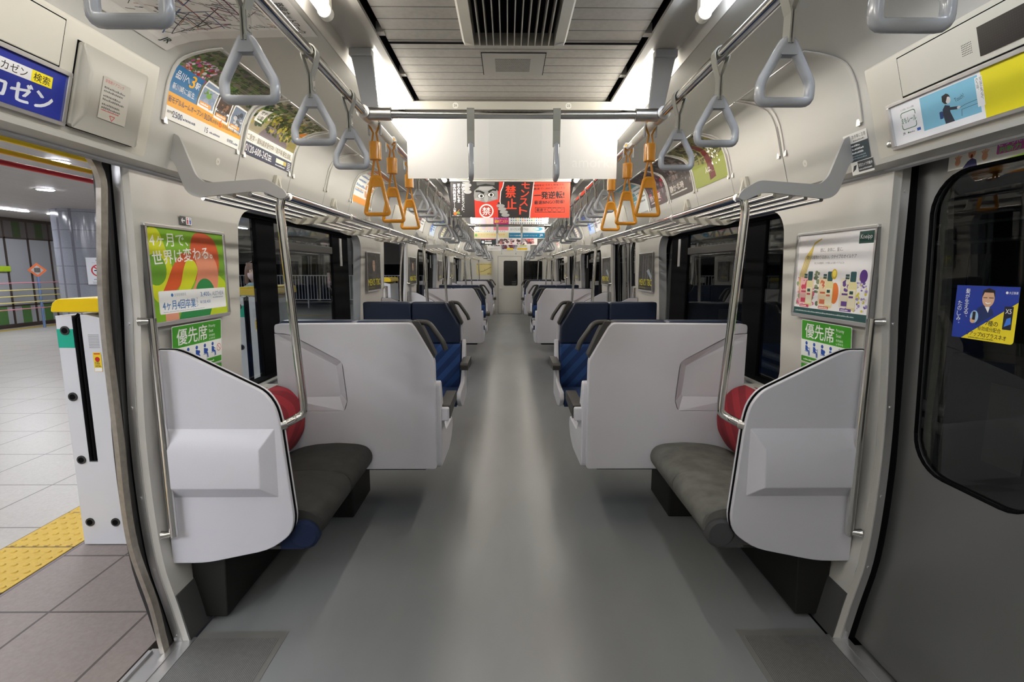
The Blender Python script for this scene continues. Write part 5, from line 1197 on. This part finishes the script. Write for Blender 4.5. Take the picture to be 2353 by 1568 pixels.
q = MB(); q.box((-13.1, -6, 2.82), (-1.9, 20.5, 2.9)); q.box((-1.95, -6, 2.35), (-1.9, 20.5, 2.9)); struct(q.build('ceiling_platform', brick_mat('platform_ceiling_board', (.47, .45, .44), (.36, .34, .33), 30, .12, .004, 'yx', .5)))
q = MB(); q.box((-13.1, 20.4, 1.7), (-1.9, 20.5, 2.9)); struct(q.build('trim_9', mat('dark_beam', (.10, .095, .09), .6)))
q = MB(); q.box((-14, 26, -1.2), (-1.6, 26.1, 3.2)); q.box((-14, -6.1, -1.2), (-1.5, -6, 3.2)); struct(q.build('wall_tunnel_end', mat('tunnel_black', (.010, .010, .012), .8)))
# lamps: a few seen ones, more added unseen to light platform and doorway
pl = [(-11.15, 10.7, 1.2, 0), (-11.05, 12.35, 1.0, 0), (-11.15, 8.6, 1.2, 0), (-11.15, 6.0, 1.2, 0), (-7.76, 8.55, .22, 1), (-5.6, 6.35, .22, 1), (-3.6, 4.0, 1.2, 0), (-3.6, 1.2, 1.2, 0), (-3.6, -1.6, 1.2, 0), (-3.6, -3.4, 1.2, 0), (-3.6, -5.0, 1.2, 0), (-5.2, -2.6, 1.2, 0), (-5.2, -4.6, 1.2, 0), (-2.5, -4.0, 1.2, 0), (-2.5, -2.4, 1.2, 0), (-3.6, 7.2, 1.2, 0), (-6.6, 1.2, 1.2, 0), (-6.6, 4.0, 1.2, 0), (-9.2, 3.2, 1.2, 0), (-6.6, 10.5, 1.2, 0), (-3.6, 10.4, 1.2, 0), (-8.6, 15.5, 1.2, 0)]
for i, (x, y, L, rd) in enumerate(pl):
    t = thing('seen_or_added_lamp', ('round downlight' if rd else 'seen or added strip lamp')+' in the platform ceiling, %s in order from the far wall' % ordn(i), 'lamp', (x, y, 2.80), 0, 'lamps in the platform ceiling')
    if rd:
        q = MB(); q.disc((0, .11, .006), .11, 'z', 20, 0, .006); q.build('lens', PLAMP, t); q = MB(); q.disc((0, .11, .014), .125, 'z', 20, 0, .008); q.build('rim', LENS, t)
    else:
        q = MB(); q.box((-.05, 0, 0), (.05, L, .012)); q.build('lens', PLAMP, t); q = MB(); q.box((-.065, -.02, .012), (.065, L+.02, .022)); q.build('housing', LENS, t)
# gate posts with their raised ropes
GW = mat('gate_white', (.66, .67, .71), .3); GY = mat('gate_yellow', (.80, .55, .005), .3)
def post(y, label, full):
    t = wthing('gate_post', label, 'gate post', (-2.27, y, PZ), 'posts of the rope platform gate')
    x0, x1, y1 = -2.402, -2.135, y+.62
    prof = rpoly([(x0, PZ+.005), (x1, PZ+.005), (x1, 1.275), (x0, 1.275)], .004, 2)
    q = MB()
    q.box((x0, y, PZ+.006), (x1, y1, .45)); q.box((x0, y, .45), (-2.318, y1, 1.255)); q.box((-2.318, y+.045, .45), (-2.272, y1, 1.255)); q.box((-2.272, y, .45), (x1, y1, 1.215))
    q.prism([(-2.272, 1.215), (x1, 1.215), (x1, 1.235), (-2.24, 1.262), (-2.272, 1.262)], 'y', y, y1); q.build('housing', GW, t)
    q = MB(); q.prism(rpoly([(-2.318, .455), (-2.272, .455), (-2.272, 1.25), (-2.318, 1.25)], .003, 2), 'y', y+.006, y+.0455); q.tube([(-2.306, y+.004, .46), (-2.306, y+.004, 1.24), (-2.29, y+.02, 1.262)], .011, 8); q.tube([(-2.283, y+.004, .46), (-2.283, y+.004, 1.24), (-2.27, y+.02, 1.262)], .009, 8); q.build('brush_seal', BLACK, t)
    q = MB(); cap = [(-2.412, 1.275), (-2.412, 1.29), (-2.40, 1.325), (-2.37, 1.345), (-2.17, 1.352), (-2.13, 1.34), (-2.12, 1.30), (-2.12, 1.275)]
    q.prism(rpoly(cap, .012, 3), 'y', y-.012, y1+.02); q.build('cap', GY, t, bevel=.012)
    q = MB(); q.box((x0-.001, y-.0015, 1.085), (-2.318, y+.2, 1.185)); q.build('green_band', mat('gate_green', (.015, .40, .27), .35), t)
    for x, z in ((-2.359, 1.177), (-2.362, .818), (-2.359, .463), (-2.355, .099), (-2.214, .098)):
        q = MB(); q.disc((x, y-.002, z), .024, 'y', 20, 0, .006); q.disc((x, y-.005, z), .015, 'y', 16, 1, .004); q.build('sensor_lens', [DARKP, BLACK], t)
    q = MB()
    for i in range(11):
        for j in range(9): q.box((-2.243+.0052*i, y-.0012, 1.085+.0085*j), (-2.240+.0052*i, y+.001, 1.088+.0085*j))
    q.build('speaker_holes', GREYP, t)
    p = Print(.042, .105, (.92, .80, .15), .003); p.up(); p.rect(.002, .002, .04, .022, (.93, .93, .93)); p.disc(.021, .068, .013, (.75, .1, .1)); p.rect(.005, .094, .037, .101, (.8, .25, .1)); p.lines(.006, .036, .05, .006, 4, .008, (.25, .25, .1), 2); p.build('button_label', flat((-2.228, y-.0012, .955), (1, 0, 0), (0, 0, 1)), t)
    q = MB(); q.disc((-2.27, y+.3, PZ+.004), .13, 'z', 24, 0, .008); q.build('foot', mat('gate_foot', (.18, .07, .06), .5), t)
    org(); return t
post(2.625, 'white gate post with yellow cap standing outside the nearest left doors', 1)
post(4.34, 'white gate post with yellow cap seen through the near left window', 1)
post(9.0, 'white gate post seen through the second left doors', 1)
for i, (x, z, c_) in enumerate(((-2.27, 2.075, (.95, .68, .01)), (-2.27, 2.018, (.95, .60, .01)), (-2.27, 1.968, (.60, .015, .04)))):
    q = MB(); q.tube([(x, -1.5, z), (x, 4.9, z)], .0125, 10); tag(q.build('gate_rope', mat('rope_%d' % i, c_, .4)), ['upper yellow raised gate rope outside the left doors', 'lower yellow raised gate rope outside the left doors', 'red raised gate rope outside the left doors'][i], 'rope', None)
for i, (z, c_) in enumerate(((1.15, (.75, .25, .32)), (.975, (.85, .72, .2)), (.82, (.85, .72, .2)), (.665, (.85, .72, .2)), (.50, (.72, .22, .3)))):
    q = MB(); q.tube([(-12.2, 8, z), (-12.2, 14.6, z)], .011, 8); tag(q.build('gate_rope', mat('far_rope_%d' % (i in (0, 4)), c_, .4)), '%s gate rope across the far platform edge, %s from the top' % ('pink' if i in (0, 4) else 'yellow', ordn(i)), 'rope', 'ropes of the far platform gate')
q = MB(); q.box((-12.235, 13.79, PZ), (-12.165, 13.86, 1.17)); tag(q.build('rope_post', mat('yellow_rope_post', (.72, .58, .02), .4)), 'slim yellow post holding the ropes at the far platform edge', 'post')
t = wthing('car_stop_sign', 'orange diamond sign on a blue pole at the far platform edge', 'sign', (-12.3, 13.2, PZ))
q = MB(); q.tube([(-12.3, 13.2, PZ), (-12.3, 13.2, 1.30)], .03, 10); q.build('pole', mat('blue_pole', (.12, .19, .34), .4), t)
q = MB(); dv = Vector((.68, -.73, 0)); sv = Vector((.73, .68, 0)); ctr = Vector((-12.3, 13.2, 1.465)); rv = lambda r, l: [tuple(ctr+dv*l+sv*(r*a)+Vector((0, 0, r*b))) for a, b in ((1, 0), (0, 1), (-1, 0), (0, -1))]
q.loft([rv(.19, 0), rv(.19, .02)], 0, False); q.loft([rv(.125, .021), rv(.125, .024)], 1, False); q.build('plate', [mat('sign_orange', (.50, .10, .02), .5), mat('sign_inner', (.30, .28, .27), .5)], t)
p = Print(.12, .12, (.32, .30, .29)); p.up(); p.ring(.06, .06, .05, .008, (.12, .12, .12)); p.text('15', .06, .03, .055, (.1, .1, .1), None, .01, 0, 'c'); p.build('number', flat(tuple(ctr+dv*.0245-sv*.06-Vector((0, 0, .06))), tuple(sv), (0, 0, 1)), t); org()
q = MB(); q.box((-13.03, 12.4, 1.42), (-12.98, 13.22, 1.57)); tag(q.build('lime_sign', mat('lime_green_plate', (.35, .50, .02), .4), bevel=.03), 'lime green name plate on the striped platform wall', 'sign')  # plain lime green plate, no emission
# tiled column with a no smoking notice
t = wthing('tiled_column', 'round tiled column standing on the platform', 'column', (-9.85, 11.95, PZ))
q = MB(); n = 28; q.loft([[(-9.85+.62*math.cos(2*pi*k/n), 11.95+.62*math.sin(2*pi*k/n), z) for k in range(n)] for z in (PZ, .4, .8, 1.2, 1.6, 2.0, 2.4, 2.82)], 0, True)
q.build('shaft', brick_mat('column_tile', (.27, .28, .33), (.15, .15, .18), .30, .40, .007, 'yz', .12), t); org()
def smoke_art(w, h, tint):
    p = Print(w, h, tint); p.up(); p.text('禁煙', w/2, h*.86, h*.07, K, None, 0, 0, 'c'); p.text('No Smoking', w/2, h*.79, h*.035, GRY, w*.5, 0, 0, 'c'); p.ring(w/2, h*.52, w*.30, w*.065, (.80, .18, .18)); p.rect(w*.3, h*.50, w*.68, h*.54, K); p.stroke([(w*.30, h*.66), (w*.70, h*.38)], w*.06, (.80, .18, .18)); p.stroke([(w*.62, h*.57), (w*.60, h*.62), (w*.66, h*.65)], w*.02, K); p.text('終日禁煙', w/2, h*.16, h*.05, K, w*.5, .005, 0, 'c'); p.lines(w*.2, w*.85, h*.08, h*.025, 2, h*.045, GRY, 1); return p
dcol = Vector((9.83, -11.95, 0)).normalized(); scol = Vector((-dcol.y, dcol.x, 0)); cc = Vector((-9.85, 11.95, 0))+dcol*.66+scol*.12
t = wthing('no_smoking_sign', 'white no smoking notice on the tiled platform column', 'sign', tuple(cc+Vector((0, 0, 1.15))))
smoke_art(.42, .60, (.88, .89, .92)).build('print', flat(tuple(cc-scol*.21+dcol*.012+Vector((0, 0, 1.15))), tuple(scol), (0, 0, 1)), t)
q = MB(); A = [tuple(cc+scol*a+dcol*d+Vector((0, 0, z))) for d in (-.03, .0118) for a, z in ((-.212, 1.148), (.212, 1.148), (.212, 1.752), (-.212, 1.752))]
q.add(A, [(3, 2, 1, 0), (4, 5, 6, 7), (0, 1, 5, 4), (1, 2, 6, 5), (2, 3, 7, 6), (3, 0, 4, 7)]); q.build('backing_board', LENS, t); org()
# railing across the end of the platform
t = wthing('railing', 'white upright-bar railing closing the far end of the platform', 'railing', (-8, 20, PZ))
RW = mat('railing_white', (.55, .55, .60), .4)
q = MB(); q.box((-12.9, 19.98, 1.235), (-3.2, 20.02, 1.27)); q.box((-12.9, 19.985, .28), (-3.2, 20.015, .31)); q.build('rail', RW, t)
for i in range(80):
    x = -12.8+.12*i; MB().box((x-.011, 19.99, .29), (x+.011, 20.01, 1.24)).build('upright_bar', RW, t)
for i in range(5):
    x = -12.6+2.3*i; q = MB(); q.box((x-.025, 19.975, PZ), (x+.025, 20.025, 1.26)); q.build('post', RW, t)
org()
t = wthing('no_smoking_sign', 'pinkish no smoking notice hanging on the far white railing', 'sign', (-6.95, 19.95, .9)); smoke_art(.42, .58, (.80, .70, .74)).build('print', flat((-7.2, 19.968, .78), (1, 0, 0), (0, 0, 1)), t); q = MB(); q.box((-7.2, 19.97, .78), (-6.78, 19.979, 1.36)); q.build('backing_board', LENS, t); org()
t = wthing('notice_board', 'blank white notice on the far railing seen through the second left doors', 'sign', (-4.7, 19.95, 1.0)); q = MB(); q.box((-4.95, 19.96, .98), (-4.65, 19.975, 1.2)); q.build('board', LENS, t); org()
t = wthing('distant_lamp', 'small bluish lamp glowing in the dark beyond the railing', 'lamp', (-8.2, 24, 1.3)); q = MB(); q.box((-8.5, 24, 1.60), (-8.0, 24.05, 1.66)); q.build('lens', mat('far_glow', (.8, .95, 1.0), .5, emit=6), t); q = MB(); q.box((-8.55, 24.051, 1.58), (-7.95, 24.1, 1.68)); q.build('housing', DARKP, t); org()
q = MB()
for i in range(5): q.tube([(-13+2.6*i, 23.6, 3.0), (-11.7+2.6*i, 23.6, 2.3), (-10.4+2.6*i, 23.6, 3.0)], .04, 6)
q.tube([(-13, 23.6, 2.3), (-2, 23.6, 2.3)], .05, 6); q.tube([(-13, 23.6, 2.25), (-2, 23.6, 2.25)], .03, 6); tag(q.build('steel_truss', mat('truss_grey', (.30, .30, .31), .5)), 'grey steel truss above the dark beyond the platform end', 'truss')

# ================================================================== waiting passenger seen through the near left window
P0 = Vector((-2.985, 5.9, PZ))
t = wthing('person', 'person in a teal jacket and pale mask waiting on the platform behind the window', 'person', tuple(P0))
t.rotation_euler = (0, 0, .40)
org()
def skin(name, verts, edges, rad, m_, parent, lvl=2, root=0):
    me = bpy.data.meshes.new(name); me.from_pydata(verts, edges, []); me.materials.append(m_)
    o = bpy.data.objects.new(name, me); COL.objects.link(o); o.parent = parent; KIDS.setdefault(parent.name, []).append(o)
    sk = o.modifiers.new('skin', 'SKIN'); sk.use_smooth_shade = True
    ly = me.skin_vertices[0] if me.skin_vertices else None
    if ly is None:
        bpy.context.view_layer.objects.active = o; ly = me.attributes and None
    for i, r in enumerate(rad):
        rr = r if isinstance(r, tuple) else (r, r); me.skin_vertices[0].data[i].radius = rr
    me.skin_vertices[0].data[root].use_root = True
    sb = o.modifiers.new('smooth', 'SUBSURF'); sb.levels = lvl; sb.render_levels = lvl
    return o
def body_loft(name, secs, m_, parent, n=20):
    q = MB(); q.loft([[(cx+rx*math.cos(2*pi*k/n), cy+ry*math.sin(2*pi*k/n), z) for k in range(n)] for cx, cy, z, rx, ry in secs], 0, True)
    return q.build(name, m_, parent)
SKIN = mat('skin', (.52, .33, .25), .5); HAIR = mat('brown_hair', (.11, .055, .035), .5, noise=(40, .3, (1, 1, .2))); COATM = mat('teal_jacket', (.14, .20, .22), .8); TROU = mat('dark_trousers', (.03, .03, .04), .8)
def limbs():
    q = MB()
    # trunk, neck and head as one sleeve of rings; arms and legs rooted inside it
    q.loft([[(rx*math.cos(2*pi*k/20), cy+ry*math.sin(2*pi*k/20), z) for k in range(20)] for cy, z, rx, ry in ((0, .74, .05, .05), (0, .76, .15, .11), (0, .90, .165, .12), (0, 1.02, .13, .10), (0, 1.18, .15, .11), (0, 1.28, .165, .10), (0, 1.33, .12, .075), (.005, 1.355, .055, .055), (-.005, 1.395, .048, .05), (-.012, 1.42, .058, .068), (-.015, 1.455, .070, .085), (-.012, 1.50, .076, .092), (-.008, 1.545, .076, .092), (-.004, 1.585, .064, .078), (0, 1.612, .03, .035), (0, 1.616, .004, .004))], 0, True)
    for s in (-1, 1):
        q.tube([(s*.085, 0, .84), (s*.09, -.005, .70), (s*.085, -.01, .47), (s*.085, .01, .27), (s*.085, .015, .08)], [.085, .078, .052, .05, .036], 12)
        q.tube([(s*.085, .03, .045), (s*.087, -.06, .03), (s*.09, -.14, .022)], [.04, .038, .022], 10)
        q.tube([(s*.15, 0, 1.27), (s*.19, .005, 1.18), (s*.215, .01, 1.0), (s*.205, -.05, .82), (s*.20, -.07, .76)], [.05, .046, .038, .028, .022], 10)
        q.tube([(s*.20, -.07, .765), (s*.198, -.08, .73), (s*.195, -.085, .70)], [.022, .030, .028], 10)
        for k in range(4): q.tube([(s*.195+(k-1.5)*.004, -.11+.017*k, .705), (s*.192, -.114+.018*k, .67), (s*.186, -.11+.018*k, .645-.006*abs(k-1.5))], [.0085, .008, .006], 8)
        q.tube([(s*.19, -.095, .735), (s*.178, -.118, .71), (s*.174, -.122, .68)], [.009, .0085, .006], 8)
    # nose and ears
    q.tube([(0, -.100, 1.52), (0, -.115, 1.492), (0, -.104, 1.484)], [.006, .012, .008], 8)
    for s in (-1, 1): q.sphere((s*.078, .0, 1.505), .022, 0, 10, (.35, .7, 1))
    return q
b_ = limbs().build('body', SKIN, t)
rm = b_.modifiers.new('fuse', 'REMESH'); rm.mode = 'VOXEL'; rm.voxel_size = .006; rm.use_smooth_shade = True
body_loft('jacket', [(0, 0, .70, .185, .145), (0, 0, .80, .19, .145), (0, 0, 1.0, .172, .13), (0, 0, 1.2, .18, .135), (0, 0, 1.29, .185, .125), (0, 0, 1.335, .13, .095), (0, 0, 1.365, .085, .08), (0, 0, 1.385, .075, .075), (0, 0, 1.38, .062, .062)], COATM, t)
for s in (-1, 1):
    q = MB(); q.tube([(s*.135, 0, 1.285), (s*.19, .005, 1.20), (s*.222, .01, 1.0), (s*.208, -.05, .82), (s*.203, -.065, .775)], [.07, .066, .056, .046, .042], 14); q.build('sleeve', COATM, t)
    q = MB(); q.tube([(s*.085, 0, .80), (s*.09, -.005, .68), (s*.085, -.01, .47), (s*.085, .01, .25), (s*.085, .012, .07)], [.098, .09, .066, .06, .055], 14); q.build('trouser_leg', TROU, t)
    q = MB(); q.tube([(s*.085, .045, .04), (s*.087, -.06, .035), (s*.09, -.15, .028)], [.046, .045, .03], 12); q.build('shoe', DARKP, t)
q = MB(); n = 20                                               # shoulder-length bob with a fringe
for k in range(9):
    pass
rings = []
for z, rx, ry, cy in ((1.33, .095, .06, .05), (1.38, .112, .085, .035), (1.45, .112, .108, .022), (1.52, .106, .112, .012), (1.57, .096, .104, .006), (1.61, .07, .078, .004), (1.633, .03, .035, .004), (1.637, .003, .003, .004)):
    rings.append([(rx*math.cos(-pi*.31+1.62*pi*j/18), cy+ry*math.sin(-pi*.31+1.62*pi*j/18), z) for j in range(19)])
inner = [[(x*.93, y*.93, z-.003) for x, y, z in r] for r in rings]
q.loft([a+b[::-1] for a, b in zip(rings, inner)], 0, True)
q.loft([[(.088*math.cos(-pi*.95+.9*pi*j/12), -.004+(.104-.012*i)*math.sin(-pi*.95+.9*pi*j/12), (1.535, 1.575, 1.612)[i]) for j in range(13)]+[(.078*math.cos(-pi*.05-.9*pi*j/12), -.0+(.082-.012*i)*math.sin(-pi*.05-.9*pi*j/12), (1.535, 1.575, 1.612)[i]) for j in range(13)] for i in range(3)], 0, True)
q.build('hair', HAIR, t)
q = MB(); q.loft([[(rx*math.cos(-pi*.85+.7*pi*j/10), -.012+ry*math.sin(-pi*.85+.7*pi*j/10), z) for j in range(11)]+[((rx-.004)*math.cos(-pi*.15-.7*pi*j/10), -.012+(ry-.004)*math.sin(-pi*.15-.7*pi*j/10), z) for j in range(11)] for z, rx, ry in ((1.42, .062, .075), (1.445, .078, .102), (1.475, .084, .112), (1.497, .084, .104))], 0, True); q.build('mask', mat('pale_mask', (.55, .42, .42), .8), t)
for s in (-1, 1):
    q = MB(); q.sphere((s*.031, -.090, 1.520), .011, 0, 12, (1.15, .5, .55)); q.sphere((s*.031, -.0940, 1.520), .0055, 1, 10, (1, .5, 1)); q.tube([(s*.017, -.0945, 1.534), (s*.031, -.0955, 1.538), (s*.046, -.089, 1.534)], .0022, 6, 1); q.build('eye', [mat('eye_white', (.7, .7, .7), .3), BLACK], t)
q = MB(); q.tube([(-.13, -.06, 1.30), (-.02, -.14, 1.12), (.12, -.13, .95), (.17, -.06, .86)], .012, 8, ell=(1, .5)); q.build('bag_strap', BLACK, t)

# ================================================================== track side on the right
TUN = mat('tunnel_concrete', (.035, .036, .04), .8, noise=(3, .3, (1, 1, 1)))
struct(MB().box((3.6, -6, -1.2), (3.7, 26, 3.4)).build('wall_tunnel', TUN)); struct(MB().box((1.55, -6, 3.0), (3.6, 26, 3.1)).build('ceiling_tunnel', TUN))
struct(MB().box((1.5, 26, -1.2), (3.7, 26.1, 3.4)).build('wall_tunnel_far', TUN)); struct(MB().box((1.5, -6.1, -1.2), (3.7, -6, 3.4)).build('wall_tunnel_near', TUN))
q = MB(); q.box((1.5, -6, -1.25), (3.7, 26, -1.2)); struct(q.build('floor_track', mat('track_bed', (.02, .02, .02), .9)))
for i, (z, r) in enumerate(((1.72, .018), (1.86, .014), (2.25, .03), (.2, .05), (.35, .05))):
    q = MB(); q.tube([(3.55, -5.9, z), (3.55, 25.9, z)], r, 8); tag(q.build('wall_conduit', mat('conduit_grey', (.22, .22, .22), .4)), 'cable conduit on the dark tunnel wall outside the right windows, %s from the bottom' % ordn([2, 3, 4, 0, 1][i]), 'conduit', 'conduits on the tunnel wall')
q = MB(); q.box((3.57, 3.75, 1.36), (3.6, 4.02, 1.62)); q.box((3.565, 3.88, 1.36), (3.57, 3.89, 1.62), 1); tag(q.build('tunnel_notice', [mat('tan_board', (.30, .22, .14), .6), DARKP]), 'tan notice board on the tunnel wall beyond the right doors', 'sign')
for k, y in enumerate((2.9, 4.6, 7.0)):
    t = wthing('track_cabinet', 'dark equipment cabinet by the tunnel wall, %s from the camera' % ordn(k), 'cabinet', (3.4, y, -1.2)); q = MB(); q.box((3.25, y, -1.2), (3.585, y+.7, .9)); q.build('body', mat('cabinet_grey', (.05, .05, .048), .6), t, bevel=.02); q = MB(); q.box((3.24, y+.08, .2), (3.25, y+.35, .75)); q.build('door', mat('cabinet_door', (.08, .075, .07), .6), t); org()
